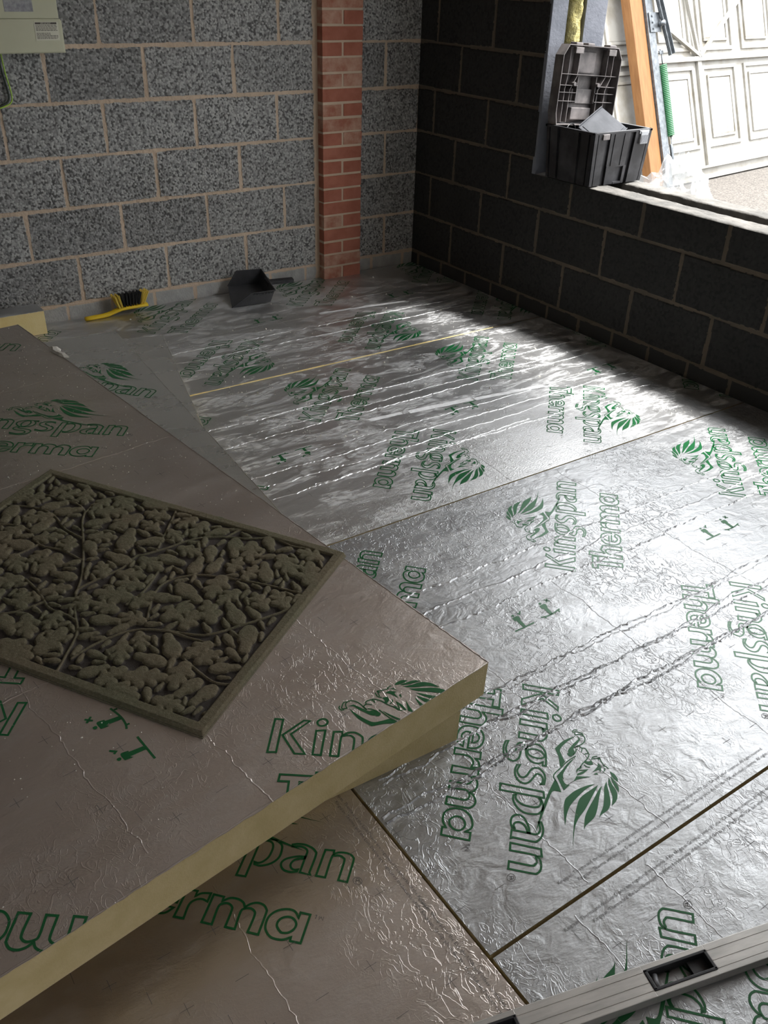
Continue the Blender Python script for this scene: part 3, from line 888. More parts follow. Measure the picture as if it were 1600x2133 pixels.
for l in MAT_STEMS.strip().split('\n'):
    q = [tuple(float(c_) / 1000 for c_ in t.split(',')) + (False,) for t in l.split()]
    sp = smooth(q, False, 4)
    for i in range(len(sp) - 1):
        SDs = np.minimum(SDs, capsule(U, V, sp[i], sp[i + 1], .0036, .0036))
    for i in range(0, len(sp) - 1):
        stem_pts.append((sp[i][0], sp[i][1], math.atan2(sp[i + 1][1] - sp[i][1], sp[i + 1][0] - sp[i][0])))
stem_pts += [(LX - .05 - .09 * k, .04, math.pi) for k in range(9)] + [(LX - .05 - .1 * k, LY - .05, math.pi) for k in range(9)]
rnd = random.Random(21)
leaves = []
tries = 0
while tries < 30000 and len(leaves) < 320:
    tries += 1
    kind = rnd.random()
    big = tries < 9000
    L = rnd.uniform(.056, .082) if big else rnd.uniform(.024, .046)
    x, y = rnd.uniform(.03, LX - .03), rnd.uniform(.03, LY - .03)
    sp = min(stem_pts, key=lambda s_: (s_[0] - x) ** 2 + (s_[1] - y) ** 2)
    ang = math.atan2(y - sp[1], x - sp[0]) * 1.0
    ang = ang + rnd.uniform(-.7, .7) if math.hypot(x - sp[0], y - sp[1]) > .02 else rnd.uniform(0, 6.28)
    ca, sa = math.cos(ang), math.sin(ang)
    base = (x - ca * L * .5, y - sa * L * .5); tip = (x + ca * L * .5, y + sa * L * .5)
    if not all(.03 < q[0] < LX - .03 and .03 < q[1] < LY - .03 for q in (base, tip)): continue
    rad = L * (.33 if big else .30)
    circs = [(base[0] + (tip[0] - base[0]) * t, base[1] + (tip[1] - base[1]) * t, rad) for t in (.25, .6)] + [(tip[0], tip[1], rad * .5)]
    ok = True
    for c_ in circs:
        i, j = int(c_[1] / st), int(c_[0] / st)
        if SDs[i, j] < c_[2] * .50: ok = False; break
        for (px, py, pr) in [q for lf in leaves for q in lf[-1]]:
            if (c_[0] - px) ** 2 + (c_[1] - py) ** 2 < ((c_[2] + pr) * .86) ** 2: ok = False; break
        if not ok: break
    if ok: leaves.append((base, tip, ang, L, big, kind, circs))
for (base, tip, ang, L, big, kind, _) in leaves:
    ca, sa = math.cos(ang), math.sin(ang)
    def pt(u, w): return (base[0] + ca * u * L - sa * w * L, base[1] + sa * u * L + ca * w * L)
    bx0, bx1 = min(base[0], tip[0]) - .03, max(base[0], tip[0]) + .03
    by0, by1 = min(base[1], tip[1]) - .03, max(base[1], tip[1]) + .03
    i0, i1 = max(int(by0 / st), 0), min(int(by1 / st) + 1, U.shape[0]); j0, j1 = max(int(bx0 / st), 0), min(int(bx1 / st) + 1, U.shape[1])
    u_, v_ = U[i0:i1, j0:j1], V[i0:i1, j0:j1]
    d = capsule(u_, v_, pt(.12, 0), pt(.98, 0), .24 * L, .19 * L)
    if big and kind < .7:
        for (s0, e0, r_) in (((.2, 0), (.42, .28), .17), ((.2, 0), (.42, -.28), .17), ((.5, 0), (.76, .22), .15), ((.5, 0), (.76, -.22), .15)):
            d = np.minimum(d, capsule(u_, v_, pt(*s0), pt(*e0), r_ * L, r_ * L))
    elif big:
        d = np.minimum(d, capsule(u_, v_, pt(.3, 0), pt(.5, 0), .32 * L, .30 * L))
    else:
        d = np.minimum(d, capsule(u_, v_, pt(.3, 0), pt(.6, 0), .30 * L, .26 * L))
    sub = SD[i0:i1, j0:j1]
    SD[i0:i1, j0:j1] = np.minimum(sub, d)
h = .0078 * ss(.0012, -.0042, SD + (fbm(U * 160, V * 160, 3, 2) - .5) * .002)
h = h + .0016 * ss(0, -.012, SD)
h = np.maximum(h, .0062 * ss(.0015, -.0022, SDs))
edge = np.minimum(np.minimum(U, LX - U), np.minimum(V, LY - V))
bord = ss(.030, .024, edge) * .0088
h = np.maximum(h, bord)
tone = h / .0085
Hh = .004 + h + (fbm(U * 260, V * 260, 7, 3) - .5) * .0018 * ss(.2, .6, tone) + (fbm(U * 4, V * 4, 9, 2) - .5) * .004
Hh = Hh * ss(-.0005, .005, edge) + (-.0005) * (1 - ss(-.0005, .005, edge))
Pm = np.stack([U, V * (-1 if flip else 1), Hh], -1)
if flip: Pm = Pm[::-1]; tone = tone[::-1]
mo = grid_mesh('pile_surface', Pm, tone, None, [M['matpile']])
matroot = empty('doormat', matrix=MM)
tag(matroot, 'dark olive doormat with a raised leaf pattern lying on the top foil board', 'doormat')
mo.parent = matroot
m = MB()
m.box(.001, LX - .001, -LY + .001 if flip else .001, -.001 if flip else LY - .001, -.0006, .0028)
m.build('rubber_backing', M['bristle_k'], matroot)
# ================================================================ spirit level (box section, lying flat)
def lerp2(a, b, t): return (a[0] + (b[0] - a[0]) * t, a[1] + (b[1] - a[1]) * t)
p0, p1 = Vector((-2.6179, -3.7946, 0)), Vector((-2.0406, -3.9558, 0))
dx = (p1 - p0).normalized()
lev = empty('spirit_level', (-2.6179, -3.7946, FZ + 0.0006), (0, 0, math.atan2(dx.y, dx.x)))
tag(lev, 'dull aluminium spirit level with a black-framed vial window lying on the nearest floor board', 'spirit level')
WL, TL = 0.058, 0.022
hx = [(0.322, 0.452)]      # vial window along the length
e0, e1 = -0.062, 0.072     # second opening at the left end
m = MB()
def bar(a, b, y0, y1, z0=0.0, z1=TL): m.box(a, b, y0, y1, z0, z1, 0, 0.0012)
segs = [(-0.30, e0), (e1, hx[0][0]), (hx[0][1], 0.92)]
for a, b in segs: bar(a, b, -WL, 0)
for a, b in ((e0, e1), hx[0]):
    bar(a - .001, b + .001, -0.010, 0); bar(a - .001, b + .001, -WL, -0.048)
for yy in (-0.012, -0.031, -0.046):                       # extruded ribs along the web
    for a, b in segs: m.box(a + .002, b - .002, yy - .0008, yy + .0008, TL, TL + .0008)
m.build('body', M['alu'], lev)
for a, b in ((e0, e1), hx[0]):
    fr = MB()
    fr.box(a, b, -0.0145, -0.0095, 0.002, TL + .0016, 0, .001); fr.box(a, b, -0.0485, -0.0435, 0.002, TL + .0016, 0, .001)
    fr.box(a, a + .006, -0.048, -0.010, 0.002, TL + .0016, 0, .001); fr.box(b - .006, b, -0.048, -0.010, 0.002, TL + .0016, 0, .001)
    fr.box(b - .040, b - .006, -0.0435, -0.0145, 0.002, 0.010)
    fr.build('vial_frame', M['black'], lev)
    vi = MB(); vi.tube([(a + .012, -0.040, .012), (a + .020, -0.018, .012)], .005, 12)
    vi.build('vial', M['latch'], lev, True)

# ================================================================ dustpan
dp = empty('dustpan', (-1.328, -0.247, FZ))
tag(dp, 'black plastic dustpan with its handle to the right, lying near the red brick pier', 'dustpan')
# own frame: x toward the handle, y toward the wall
ang = math.atan2(-0.020, 0.13)
dp.rotation_euler = (R(13), 0, R(-9))
m = MB()
Lp, Wp, Hp, th = 0.215, 0.215, 0.080, 0.0028
def sheet(quad, t=th):
    a = [Vector(q) for q in quad]
    n = (a[1] - a[0]).cross(a[-1] - a[0]).normalized() * t
    k = len(a)
    m.add([v[:] for v in a] + [(v + n)[:] for v in a], [tuple(range(k)), tuple(range(2 * k - 1, k - 1, -1))] + [(i, (i + 1) % k, (i + 1) % k + k, i + k) for i in range(k)])
sheet([(0, 0, .001), (Lp, .012, .004), (Lp, Wp - .012, .004), (.045, Wp, .001)])
sheet([(0, 0, .001), (.095, -.012, Hp), (Lp + .015, -.004, Hp), (Lp, .012, .004)])
sheet([(.045, Wp, .001), (Lp, Wp - .012, .004), (Lp + .015, Wp + .004, Hp), (.095, Wp + .012, Hp)])
sheet([(Lp, .012, .004), (Lp + .015, -.004, Hp), (Lp + .015, Wp + .004, Hp), (Lp, Wp - .012, .004)])
for a, b in (((.093, -.012, Hp), (Lp + .017, -.005, Hp)), ((Lp + .016, -.005, Hp), (Lp + .016, Wp + .005, Hp)), ((.093, Wp + .012, Hp), (Lp + .017, Wp + .005, Hp)), ((0, 0, .003), (.095, -.012, Hp)), ((.045, Wp, .003), (.095, Wp + .012, Hp))):
    m.tube([a, b], .0034, 8)
for k in range(14): m.box(.11 + k * .008, .114 + k * .008, -.0165, -.009, Hp - .010, Hp - .002)
m.build('pan', M['pan'], dp)
m = MB()
T = Matrix.Translation((Lp + .012, Wp * .5, Hp - .006)) @ Euler((0, R(3), R(4))).to_matrix().to_4x4()
m.box(0, .150, -.014, .014, -.010, .000, 0, .003, T)
m.box(0, .150, -.014, -.010, -.020, -.004, 0, .001, T); m.box(0, .150, .010, .014, -.020, -.004, 0, .001, T)
m.box(-.006, .018, -.030, .030, -.026, .002, 0, .004, T)
m.build('handle', M['black'], dp)

# ================================================================ hand brush
br = empty('hand_brush', (-2.035, -0.066, FZ), (0, 0, R(3)))
tag(br, 'yellow hand brush with black and yellow bristles upturned beside the block wall', 'brush')
m = MB()
pts = []
for i in range(15):
    t = i / 14
    w = .010 if t < .04 else (.013 + .002 * math.sin(t * 6) if t < .5 else .017 + .004 * math.sin((t - .5) * 2 * math.pi * .5))
    zz = .010 + .020 * ss(.30, .62, np.array(t)) - .010 * ss(.9, 1.0, np.array(t)) * 0
    pts.append((t * .325, float(w), float(zz)))
V = []; F = []
for (x, w, zz) in pts:
    for k in range(10):
        a = k * 2 * math.pi / 10
        V.append((x, math.cos(a) * w * 1.25, zz + math.sin(a) * .0105))
n = len(pts)
for i in range(n - 1):
    for k in range(10): F.append((i * 10 + k, i * 10 + (k + 1) % 10, (i + 1) * 10 + (k + 1) % 10, (i + 1) * 10 + k))
F += [tuple(range(9, -1, -1)), tuple((n - 1) * 10 + k for k in range(10))]
m.add(V, F)
m.build('handle', M['yellow'], br, True)
rr = random.Random(5)
for nm, mt, cols in (('yellow_bristles', M['bristle_y'], (0, 1)), ('yellow_bristles', M['bristle_y'], (8, 9)), ('black_bristles', M['bristle_k'], (2, 3, 4, 5, 6, 7))):
    m = MB()
    for c_ in cols:
        for r_ in range(3):
            bx, by = .178 + c_ * .0145, -.012 + r_ * .012
            for k in range(14):
                a, b = rr.uniform(-.004, .004), rr.uniform(-.004, .004)
                fx = (c_ - 4.5) * .0052 + rr.uniform(-.004, .004); fy = (r_ - 1) * .010 + rr.uniform(-.004, .004)
                hgt = .066 + rr.uniform(-.003, .002)
                m.tube([(bx + a, by + b, .036), (bx + a + fx, by + b + fy, .036 + hgt)], .0012, 4)
    m.build('bristles', mt, br)

# ================================================================ foam offcut by the wall
oc = board('yellow foam offcut with a foil top standing behind the stack against the wall', (-0.40, 0, 0, .118), thick=.112, matrix=Matrix.Translation((-2.243, -.150, FZ + .1135)), foil='foil_far', foam='foam_fresh', name='foam_offcut', ragged=.002, seed=30)
oc['category'] = 'foam offcut'

# ================================================================ torn scrap on the board edge
sc = [(-2.462, -1.066), (-2.440, -1.070), (-2.432, -1.105), (-2.441, -1.130), (-2.428, -1.190), (-2.446, -1.186), (-2.458, -1.160), (-2.463, -1.140), (-2.472, -1.105)]
V = []; cxy = (-2.449, -1.125)
rr = random.Random(2)
lay = [(0, 0.002), (.6, .010), (1.0, .0022)]
c0 = on_top(Vector((*cxy, 0)), .007); V.append(c0[:])
for (s_, hh) in lay[1:]:
    for p in sc:
        q = (cxy[0] + (p[0] - cxy[0]) * s_, cxy[1] + (p[1] - cxy[1]) * s_)
        V.append(on_top(Vector((*q, 0)), hh * rr.uniform(.6, 1.2))[:])
k = len(sc)
for p in sc: V.append(on_top(Vector((*p, 0)), .0008)[:])
F = [(0, 1 + i, 1 + (i + 1) % k) for i in range(k)]
for a in (1, 1 + k): F += [(a + i, a + k + i, a + k + (i + 1) % k, a + (i + 1) % k) for i in range(k)]
F.append(tuple(1 + 2 * k + i for i in range(k))[::-1])
tag(mesh_obj('torn_scrap', V, F, M['scrap'], None, False), 'torn white scrap of facing at the far edge of the top board', 'scrap')

# ================================================================ crumbs scattered on the foil
m = MB(); rr = random.Random(9)
def crumb(p, s_, up=Vector((0, 0, 1))):
    v = [Vector((rr.uniform(-1, 1), rr.uniform(-1, 1), 0)) for _ in range(4)]
    a = rr.uniform(0, 6.28)
    c_ = [p + Vector((math.cos(a + t) * s_ * rr.uniform(.6, 1.2), math.sin(a + t) * s_ * rr.uniform(.6, 1.2), 0)) for t in (0, 2.1, 4.2)]
    apex = p + up * s_ * rr.uniform(.6, 1.1)
    m.add([q[:] for q in c_] + [apex[:]], [(0, 1, 3), (1, 2, 3), (2, 0, 3), (0, 2, 1)])
for _ in range(1900):
    x = rr.uniform(-2.0, -.25); y = rr.uniform(-2.4, -.05)
    if rr.random() < .45: x = rr.gauss(-1.7, .35); y = rr.gauss(-1.5, .6)
    if -2.46 < x < -.05 and -3.6 < y < -.03 and not (x < -1.85 and -3.3 < y): crumb(Vector((x, y, FZ + .0008)), rr.uniform(.0009, .0027) if rr.random() < .96 else rr.uniform(.003, .007))
for _ in range(260):
    x = rr.uniform(-2.45, -1.0); y = rr.uniform(-4.2, -2.4)
    if y > -3.3 and x < -2.05: continue
    crumb(Vector((x, y, FZ + .0008)), rr.uniform(.0006, .0016))
def off_mat(p):
    q = MM.inverted() @ p
    return not (-.01 < q.x < LX + .01 and -.01 < (-q.y if flip else q.y) < LY + .01)
for _ in range(2400):
    x = rr.uniform(-1.1, -.02); y = rr.uniform(.3, LT - .02) if rr.random() < .9 else rr.uniform(.02, LT)
    p = MT @ Vector((x, y, .0008))
    if off_mat(p): crumb(p, rr.uniform(.0008, .0023), nT)
o = m.build('plaster_crumbs', M['crumb'])
tag(o, 'white crumbs of dust and plaster scattered over the foil boards', 'crumbs', kind='stuff')

# ================================================================ meter box, upper left
mbx = empty('meter_box', (-1.958, 0, 1.115))
tag(mbx, 'cream metal meter box with two paper labels fixed on the block wall', 'meter box')
m = MB()
m.box(-.60, -.030, -.120, -.004, .118, .60, 0, .004)
m.box(-.60, .000, -.118, -.004, -.004, .117, 0, .003)
m.build('case', M['cream'], mbx)
m = MB(); m.box(-.60, -.008, -.128, -.1185, .000, .1225, 0, .002)
cov = m.build('cover', M['cream'], mbx)
m = MB(); m.box(-.60, -.012, -.126, -.1175, .1235, .60, 0, .003); m.build('lid', M['cream'], mbx)
m = MB(); m.box(-.118, -.020, -.1292, -.1286, .044, .112); lb = m.build('paper_label', M['paper'], mbx); tag(lb, 'cream paper notice with a dark heading')
m = MB(); m.box(-.114, -.026, -.1297, -.1293, .1035, .1100); hd_ = m.build('heading_band', M['type'], lb)
def wall_text(body, size, x, z, y, material, parent, name='lettering'):
    mm_ = MB()
    for p in text_polys(body, size):
        mm_.add([(x + u, y, z + v) for u, v in p], [tuple(range(len(p)))])
    return mm_.build(name, material, parent)
wall_text('IMPORTANT', .0075, -.092, .1040, -.1301, M['paper'], lb)
rr = random.Random(4)
m = MB()
z_ = .0985
for k in range(11):
    x_ = -.113
    while x_ < -.030:
        w_ = rr.uniform(.004, .013)
        if k not in (5,) and not (k in (6, 7) and x_ > -.06): m.box(x_, min(x_ + w_, -.026), -.1296, -.1293, z_, z_ + .0020)
        x_ += w_ + .0018
    z_ -= .0048
m.build('small_type', M['type'], lb)
m = MB(); m.box(-.225, -.112, -.1268, -.1262, .148, .190); lb = m.build('rating_label', M['grey_label'], mbx); tag(lb, 'worn grey rating label')
# ---- earth cable below it
wr = empty('earth_cable', (-2.2, -.01, 1.1))
tag(wr, 'green and yellow earth cable looping down from the meter box', 'cable')
w1 = [(0.001, 0, .025), (.001, 0, 0), (.004, -.004, -.065), (.013, -.004, -.13), (.0145, -.004, -.165), (.008, -.004, -.182), (-.006, -.004, -.192), (-.05, -.004, -.205), (-.12, -.004, -.21)]
def sm3(p, n=6):
    out = []
    for i in range(len(p) - 1):
        p0_, p1_, p2_, p3_ = [Vector(p[max(0, min(len(p) - 1, i + k))]) for k in (-1, 0, 1, 2)]
        for k in range(n):
            t = k / n
            out.append(0.5 * ((2 * p1_) + (-p0_ + p2_) * t + (2 * p0_ - 5 * p1_ + 4 * p2_ - p3_) * t * t + (-p0_ + 3 * p1_ - 3 * p2_ + p3_) * t ** 3))
    out.append(Vector(p[-1])); return out
m = MB(); m.tube(sm3(w1), .0030, 8); m.build('green_core', M['wire'], wr, True)
m = MB(); m.tube(sm3([(a - .012, b + .001, c_ + .004) for a, b, c_ in w1]), .0045, 8); m.build('dark_core', M['wire_k'], wr, True)

# ================================================================ toolbox on the sill
tb = empty('toolbox', (-.010, -1.365, SILL + .008))
tag(tb, 'black plastic toolbox with its ribbed lid open, standing on the window sill', 'toolbox')
W0, D0, W1, D1, HB = .355, .295, .385, .320, .232
def outer(t, inset=0.0):
    """rectangle of the box at height fraction t"""
    w = W0 + (W1 - W0) * t; d = D0 + (D1 - D0) * t
    x0_ = -(w - W0) * .5; y0_ = -(d - D0) * .5
    return x0_ + inset, x0_ + w - inset, y0_ + inset, y0_ + d - inset
def ringq(t, inset): 
    a, b, c_, d = outer(t, inset); zz = HB * t
    return [(a, c_, zz), (b, c_, zz), (b, d, zz), (a, d, zz)]
m = MB()
o0, o1 = ringq(0, 0.010), ringq(1, 0.010); i1 = ringq(1, .016); i0 = [(x, y, .006) for x, y, z_ in ringq(0, .018)]
m.add(o0 + o1 + i1 + i0, [(3, 2, 1, 0)] + [(k, (k + 1) % 4, (k + 1) % 4 + 4, k + 4) for k in range(4)] + [(k + 4, (k + 1) % 4 + 4, (k + 1) % 4 + 8, k + 8) for k in range(4)] + [(k + 8, (k + 1) % 4 + 8, (k + 1) % 4 + 12, k + 12) for k in range(4)] + [(12, 13, 14, 15)])
# raised pilasters on the front, tapered with the box
def pil(x0_, x1_, t0, t1, dep, mi=0):
    a0, b0, c0_, _ = outer(t0, .010); a1, b1, c1_, _ = outer(t1, .010)
    X = lambda a, b, x: a + (b - a) * x
    bot = [(X(a0, b0, x0_), c0_ - dep, HB * t0), (X(a0, b0, x1_), c0_ - dep, HB * t0), (X(a0, b0, x1_), c0_ + .003, HB * t0), (X(a0, b0, x0_), c0_ + .003, HB * t0)]
    tp = [(X(a1, b1, x0_), c1_ - dep, HB * t1), (X(a1, b1, x1_), c1_ - dep, HB * t1), (X(a1, b1, x1_), c1_ + .003, HB * t1), (X(a1, b1, x0_), c1_ + .003, HB * t1)]
    m.hexa(bot, tp, mi)
pil(-.02, .035, 0, 1, .012); pil(.05, .18, 0, .97, .012)
pil(.27, .45, 0, 1, .010); pil(.45, .63, .33, 1, .010); pil(.27, .31, 0, .36, .012); pil(.60, .65, 0, .34, .012); pil(.45, .62, .0, .04, .012)
pil(.72, .95, 0, .97, .012); pil(.97, 1.02, 0, 1, .010)
for k in (.34, .52): pil(k, k + .008, .36, .96, .013)
# left side panel ridges
def pls(y0_, y1_, t0, t1, dep):
    a0, _, c0_, d0_ = outer(t0, .010); a1, _, c1_, d1_ = outer(t1, .010)
    Yf = lambda a, b, x: a + (b - a) * x
    bot = [(a0 - dep, Yf(c0_, d0_, y0_), HB * t0), (a0 + .003, Yf(c0_, d0_, y0_), HB * t0), (a0 + .003, Yf(c0_, d0_, y1_), HB * t0), (a0 - dep, Yf(c0_, d0_, y1_), HB * t0)]
    tp = [(a1 - dep, Yf(c1_, d1_, y0_), HB * t1), (a1 + .003, Yf(c1_, d1_, y0_), HB * t1), (a1 + .003, Yf(c1_, d1_, y1_), HB * t1), (a1 - dep, Yf(c1_, d1_, y1_), HB * t1)]
    m.hexa(bot, tp)
for a, b in ((-.02, .05), (.08, .24), (.30, .70), (.76, .92), (.95, 1.0)): pls(a, b, 0, .98, .010)
# rim
a, b, c_, d = outer(1, 0)
for q in ((a, b, c_, c_ + .016), (a, b, d - .016, d), (a, a + .016, c_, d), (b - .016, b, c_, d)): m.box(*q, HB - .008, HB + .002, 0, .002)
m.build('body', M['black'], tb)
m = MB(); m.box(.285, .335, c_ - .010, c_ + .004, HB - .062, HB - .006, 0, .003)
for k in range(5): m.box(.291 + k * .009, .295 + k * .009, c_ - .0125, c_ - .009, HB - .055, HB - .022)
m.box(.278, .342, c_ - .006, c_ + .004, HB - .018, HB - .002, 0, .002)
lt = m.build('latch', M['latch'], tb); tag(lt, 'pale grey latch')
m = MB(); m.box(.036, .078, c_ - .008, c_ + .002, HB - .030, HB - .006, 0, .002); m.build('latch', M['black_dusty'], tb)
# lid, hinged at the back and standing almost upright, its ribbed inside toward the room
lid = empty('lid', (a, d - .006, HB + .004)); lid.parent = tb
lid.rotation_euler = (R(-2), R(4), 0)
LW, LH, LD = b - a, .335, .052
m = MB()
prof = [(0.0, .050), (.012, .0), (LW - .012, 0), (LW, .05), (LW, LH - .045), (LW - .030, LH), (.030, LH), (0, LH - .045)]
m.prism(prof, .000, -.004 + .008, 'y')
def wallrib(x0_, z0_, x1_, z1_, dep, t=.0028, y1_=0.0):
    d_ = Vector((x1_ - x0_, z1_ - z0_)); l = d_.length; nx, nz = -d_.y / l * t / 2, d_.x / l * t / 2
    q = [(x0_ + nx, z0_ + nz), (x1_ + nx, z1_ + nz), (x1_ - nx, z1_ - nz), (x0_ - nx, z0_ - nz)]
    m.prism(q, y1_, y1_ - dep, 'y')
for i in range(len(prof)):
    p_, q_ = prof[i], prof[(i + 1) % len(prof)]
    wallrib(*p_, *q_, LD if i not in (1,) else .050, .004)
for f0, f1 in ((.13, .15), (.22, .31), (.70, .80), (.83, .90)):
    wallrib(LW * f0, .01, LW * f0, LH * .45, .036); wallrib(LW * f0, LH * .45, LW * f1 if f0 < .3 else LW * f1, LH * .62, .036); wallrib(LW * (f1), LH * .62, LW * f1, LH - .01, .036)
for zf, gap in ((.30, 1), (.41, 1), (.50, 1), (.64, 0)):
    zz = LH * zf
    if gap: wallrib(.004, zz, LW * .34, zz, .040, .0024); wallrib(LW * .66, zz, LW - .004, zz, .040, .0024)
    else: wallrib(.004, zz, LW - .004, zz, .040, .0024)
wallrib(LW * .34, LH * .28, LW * .34, LH * .62, .034); wallrib(LW * .66, LH * .28, LW * .66, LH * .62, .034)
m.box(LW * .30, LW * .70, -.016, -.001, LH * .27, LH * .46, 0, .003)
m.box(LW * .33, LW * .67, -.020, -.001, .02, LH * .22, 0, .004)
m.box(LW * .345, LW * .655, -.013, -.001, LH * .66, LH * .93, 0, .006)
for xx in (.17, .74): m.box(LW * xx, LW * xx + .050, -LD - .008, -LD + .010, LH - .034, LH - .008, 0, .002)
for xx in (.20, .40, .78): m.box(LW * xx, LW * xx + .045, -.044, -.002, LH - .006, LH + .012, 0, .005)
for xx in (.27, .68): m.tube([(LW * xx, -.010, LH * .52), (LW * xx, -.046, LH * .52)], .009, 10)
ld = m.build('lid_shell', M['black_dusty'], lid)
for k in range(2):
    hm = MB(); hm.tube([(.06 + .2 * k, 0, 0), (.11 + .2 * k, 0, 0)], .006, 10); hm.build('hinge', M['black'], lid)
# ---- grey tool case lying in the open box
pA, pB, pC = Vector((.005, -1.215, .846)), Vector((.215, -1.150, .915)), Vector((.345, -1.262, .846))
cx1 = (pB - pA).normalized(); cz1 = cx1.cross(pB - pC).normalized()
if cz1.z < 0: cz1 = -cz1
cy1 = cz1.cross(cx1)
CM = Matrix((cx1, cy1, cz1)).transposed().to_4x4(); CM.translation = (pA + pC) / 2 - cz1 * .034
pc_ = empty('tool_case', matrix=CM)
tag(pc_, 'slate grey plastic tool case lying tilted inside the open toolbox', 'tool case')
m = MB(); m.box(-.115, .115, -.080, .080, -.030, .030, 0, .008)
m.build('shell', M['grey_case'], pc_)
m = MB(); m.box(-.095, .100, -.068, .068, .0295, .0330, 0, .002)
for (q) in ((-.11, .11, -.083, -.078), (-.11, .11, .078, .083)): m.box(*q, .029, .0335, 0, .001)
m.build('recessed_panel', M['grey_case'], pc_)
m = MB()
for k in range(5): m.box(-.09 + k * .006, -.088 + k * .006 + .0005, -.060, -.02 + rr.uniform(-.012, .012), .0331, .0336)
m.build('white_markings', M['paper'], pc_)
m = MB()
for k in range(5): m.box(.02 + k * .016, .027 + k * .016, -.090, -.084, -.018, .020, 0, .001)
m.build('grip_ribs', M['black_dusty'], pc_)
# ---- black cord
m = MB()
arc = [(.02 + .045 * (1 - math.cos(t)), .0, .045 * math.sin(t)) for t in [math.pi * k / 12 for k in range(13)]]
m.tube([(x_ , -.01 + .03 * k / 12, -.05 if k in () else z_) for k, (x_, y_, z_) in enumerate(arc)] + [(.11, .02, -.06)], .0032, 8)
cd = m.build('power_cord', M['black'], None, True); cd.location = (-.020, -1.16, SILL + .205)
tag(cd, 'loop of black cord rising from the left side of the toolbox', 'cord')

# ================================================================ mineral wool in the jamb cavity
nz_, na = 90, 20
V = []; F = []
for i in range(nz_ + 1):
    z_ = SILL + .02 + (1.50) * i / nz_
    for k in range(na):
        t = 2 * math.pi * k / na
        rx = .046 + .012 * (float(fbm(np.array(z_ * 14), np.array(k * .7), 3, 3)) - .5) * 2
        ry = .050 + .05 * (float(fbm(np.array(z_ * 22), np.array(k * 1.1), 5, 3)) - .5)
        V.append((.156 + rx * math.cos(t) + .010 * math.sin(z_ * 9), JAMB - .012 + .028 + ry * math.sin(t), z_))
for i in range(nz_):
    for k in range(na): F.append((i * na + k, i * na + (k + 1) % na, (i + 1) * na + (k + 1) % na, (i + 1) * na + k))
F += [tuple(range(na - 1, -1, -1)), tuple(nz_ * na + k for k in range(na))]
tag(mesh_obj('mineral_wool', V, F, M['wool'], None, True), 'yellow mineral wool strip stuffed in the cavity of the window jamb', 'insulation')

# ================================================================ crumpled clear polythene outside the sill
bm = bmesh.new()
bmesh.ops.create_icosphere(bm, subdivisions=5, radius=1)
cx_, cy_, cz_ = .62, -1.36, .20
from mathutils import noise as mn
for v in bm.verts:
    p = v.co.copy()
    n1_ = abs(mn.noise(p * 1.9)) * .5 + abs(mn.noise(p * 4.1 + Vector((3, 1, 2)))) * .34 + abs(mn.noise(p * 9)) * .22
    s_ = 1.10 - n1_ * .62
    v.co = Vector((cx_ + p.x * .21 * s_, cy_ + p.y * .27 * s_, cz_ + p.z * (.50 if p.z > 0 else .45) * (s_ if p.z > 0 else 1)))
m = MB(); m.bm(bm)
tag(m.build('polythene_sheet', M['film'], None, False), 'crumpled clear polythene sheet bundled outside the window beyond the toolbox', 'plastic sheet')

# ================================================================ outside: ground, leaning garage door
m = MB()
m.add([(.353, -9, -.25), (14, -9, -.25), (14, 12, -.25), (.353, 12, -.25)], [(0, 1, 2, 3)])
tag(m.build('ground', M['tarmac']), kind='structure')
DO = Vector((4.751, 1.467, -.25)); hd = Vector((.9908, .1350, 0)).normalized()
th_ = R(20.5); nn = Vector((hd.y, -hd.x, 0)); up_ = Vector((-nn.x * math.sin(th_), -nn.y * math.sin(th_), math.cos(th_)))
nf = hd.cross(up_).normalized()          # faces the room
DM = Matrix((hd, -nf, up_)).transposed().to_4x4(); DM.translation = DO
# local: x along the door, y away from the room, z up the door
gd = empty('garage_door', matrix=DM)
tag(gd, 'weathered white panelled garage door leaning back behind the window, braced frame showing', 'garage door')
def rect_frame(m, x0_, x1_, z0_, z1_, w, dep, y=0.0):
    m.box(x0_, x1_, y - dep, y, z0_, z0_ + w, 0, .003); m.box(x0_, x1_, y - dep, y, z1_ - w, z1_, 0, .003)
    m.box(x0_, x0_ + w, y - dep, y, z0_ + w, z1_ - w, 0, .003); m.box(x1_ - w, x1_, y - dep, y, z0_ + w, z1_ - w, 0, .003)
m = MB()
m.box(-1.75, 2.35, 0, .02, .02, 2.20)
for row, (z0_, z1_) in enumerate(((.29, 1.045), (1.18, 1.95))):
    for px in (-1.50, -.70, .09, .90, 1.70):
        w_ = .62
        rect_frame(m, px - .02, px + w_, z0_, z1_, .034, .020)
        rect_frame(m, px + .075, px + w_ - .095, z0_ + .085, z1_ - .085, .024, .018)
        m.box(px + .10, px + w_ - .12, -.010, 0, z0_ + .11, z1_ - .11, 0, .009)
m.build('panelled_skin', M['door_white'], gd)
for (x0_, x1_, z0_, z1_) in ((-1.75, 2.35, 1.085, 1.125), (-1.75, 2.35, .10, .125), (-1.75, 2.35, 0.0, .028), (-1.75, 2.35, 2.17, 2.20)):
    m = MB(); m.box(x0_, x1_, -.045, -.002, z0_, z1_, 0, .002); m.build('rail', M['door_white'], gd)
for x_ in (-.01, -1.74, 2.31):
    m = MB(); m.box(x_, x_ + .07 if x_ == -.01 else x_ + .04, -.030, -.002, .12, 1.09, 0, .003); m.build('stile', M['door_white'], gd)
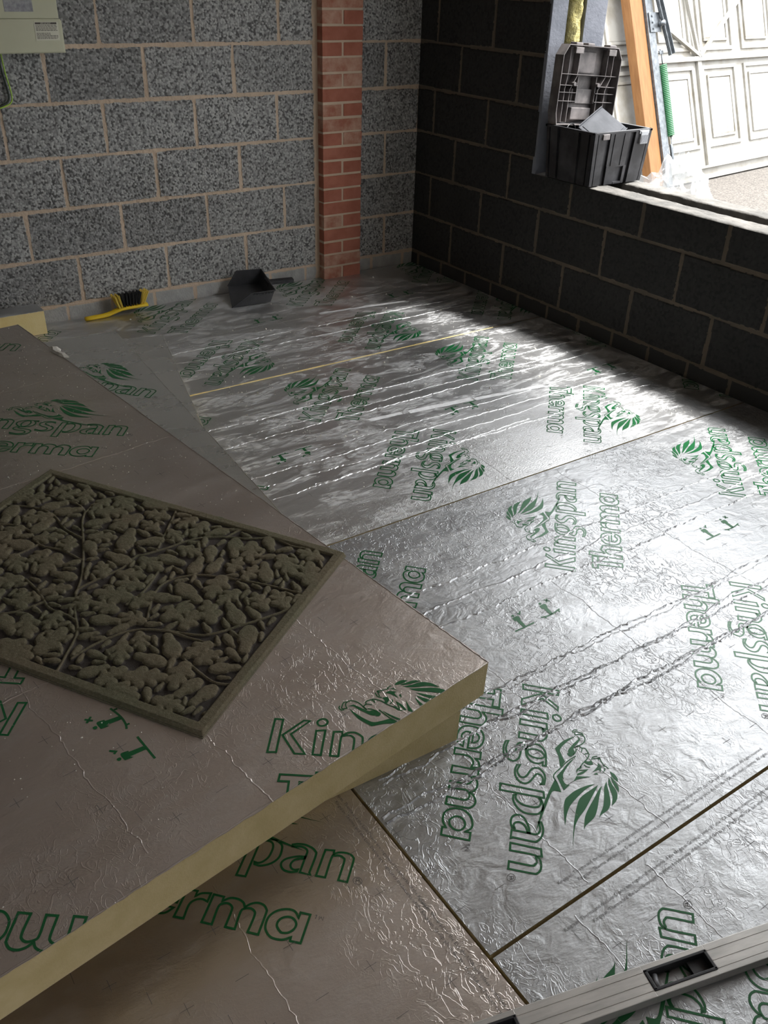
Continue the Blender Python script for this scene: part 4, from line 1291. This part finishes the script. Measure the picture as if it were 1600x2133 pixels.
for (a_, b_) in (((0.02, 1.13), (-1.35, 1.80)), ((.03, 1.13), (1.55, 2.05)), ((.01, 1.12), (-.20, 2.15))):
    m = MB()
    d_ = Vector((b_[0] - a_[0], 0, b_[1] - a_[1])); l = d_.length
    T = Matrix.Translation((a_[0], 0, a_[1])) @ Euler((0, -math.atan2(d_.z, d_.x), 0)).to_matrix().to_4x4()
    m.box(0, l, -.050, -.020, -.016, .016, 0, .002, T); m.build('brace', M['door_white'], gd)
# ---- frame bits standing just in front of it
def near(name, lab, cat): 
    e = empty(name, matrix=DM); tag(e, lab, cat); return e
ps = near('timber_post', 'orange-stained timber post leaning in front of the white garage door', 'post')
m = MB(); m.box(-1.27, -1.085, -.19, -.10, .02, 2.25, 0, .004); m.build('timber', M['timber'], ps)
tr = near('steel_track', 'galvanised steel door track beside the orange timber post', 'track')
m = MB(); m.box(-1.080, -1.073, -.21, -.12, -.0, 2.25); m.box(-1.080, -.975, -.214, -.208, -.0, 2.25, 0, .002); m.box(-.981, -.975, -.21, -.12, -.0, 2.25)
m.build('channel', M['galv'], tr)
m = MB(); m.box(-1.06, -.90, -.226, -.218, 1.30, 1.46, 0, .002)
for dz in (.03, .08, .13): m.tube([(-1.02, -.234, 1.30 + dz), (-1.02, -.222, 1.30 + dz)], .010, 10)
m.build('bracket', M['galv'], tr)
T = Matrix.Translation((-.955, 0, 1.75)) @ Euler((0, R(-13), 0)).to_matrix().to_4x4()
m = MB(); m.box(-.035, .035, -.240, -.232, -.66, .45, 0, .001, T); m.box(-.035, -.029, -.262, -.232, -.66, .45, 0, .001, T); m.box(.029, .035, -.262, -.232, -.66, .45, 0, .001, T)
m.build('lifting_arm', M['galv'], tr)
m = MB(); m.tube([(-.93, -.238, 1.36), (-.93, -.285, 1.36)], .022, 12); m.build('pivot_bolt', M['galv'], tr, True)
sp_ = near('door_spring', 'green coil spring hanging beside the galvanised track', 'spring')
m = MB()
pts = []
for k in range(40 * 10 + 1):
    t = k / 10 * 2 * math.pi
    pts.append((-.925 + .030 * math.cos(t), -.215 + .030 * math.sin(t), .43 + .60 * k / 400))
m.tube(pts, .0078, 6); m.build('coil', M['spring_green'], sp_, True)
m = MB()
m.tube([(-.925, -.215, 1.03), (-.925, -.215, 1.10), (-.915, -.215, 1.14), (-.94, -.215, 1.16)], .006, 8); m.box(-.96, -.90, -.222, -.21, 1.12, 1.15, 0, .002)
m.build('hook', M['galv'], sp_, True)
m = MB(); m.tube([(-.925, -.215, .43), (-.925, -.215, .36), (-.94, -.215, .33), (-.92, -.215, .30), (-.905, -.215, .33)], .006, 8)
m.box(-.955, -.925, -.225, -.205, .18, .36, 0, .002)
m.build('hook', M['galv'], sp_, True)
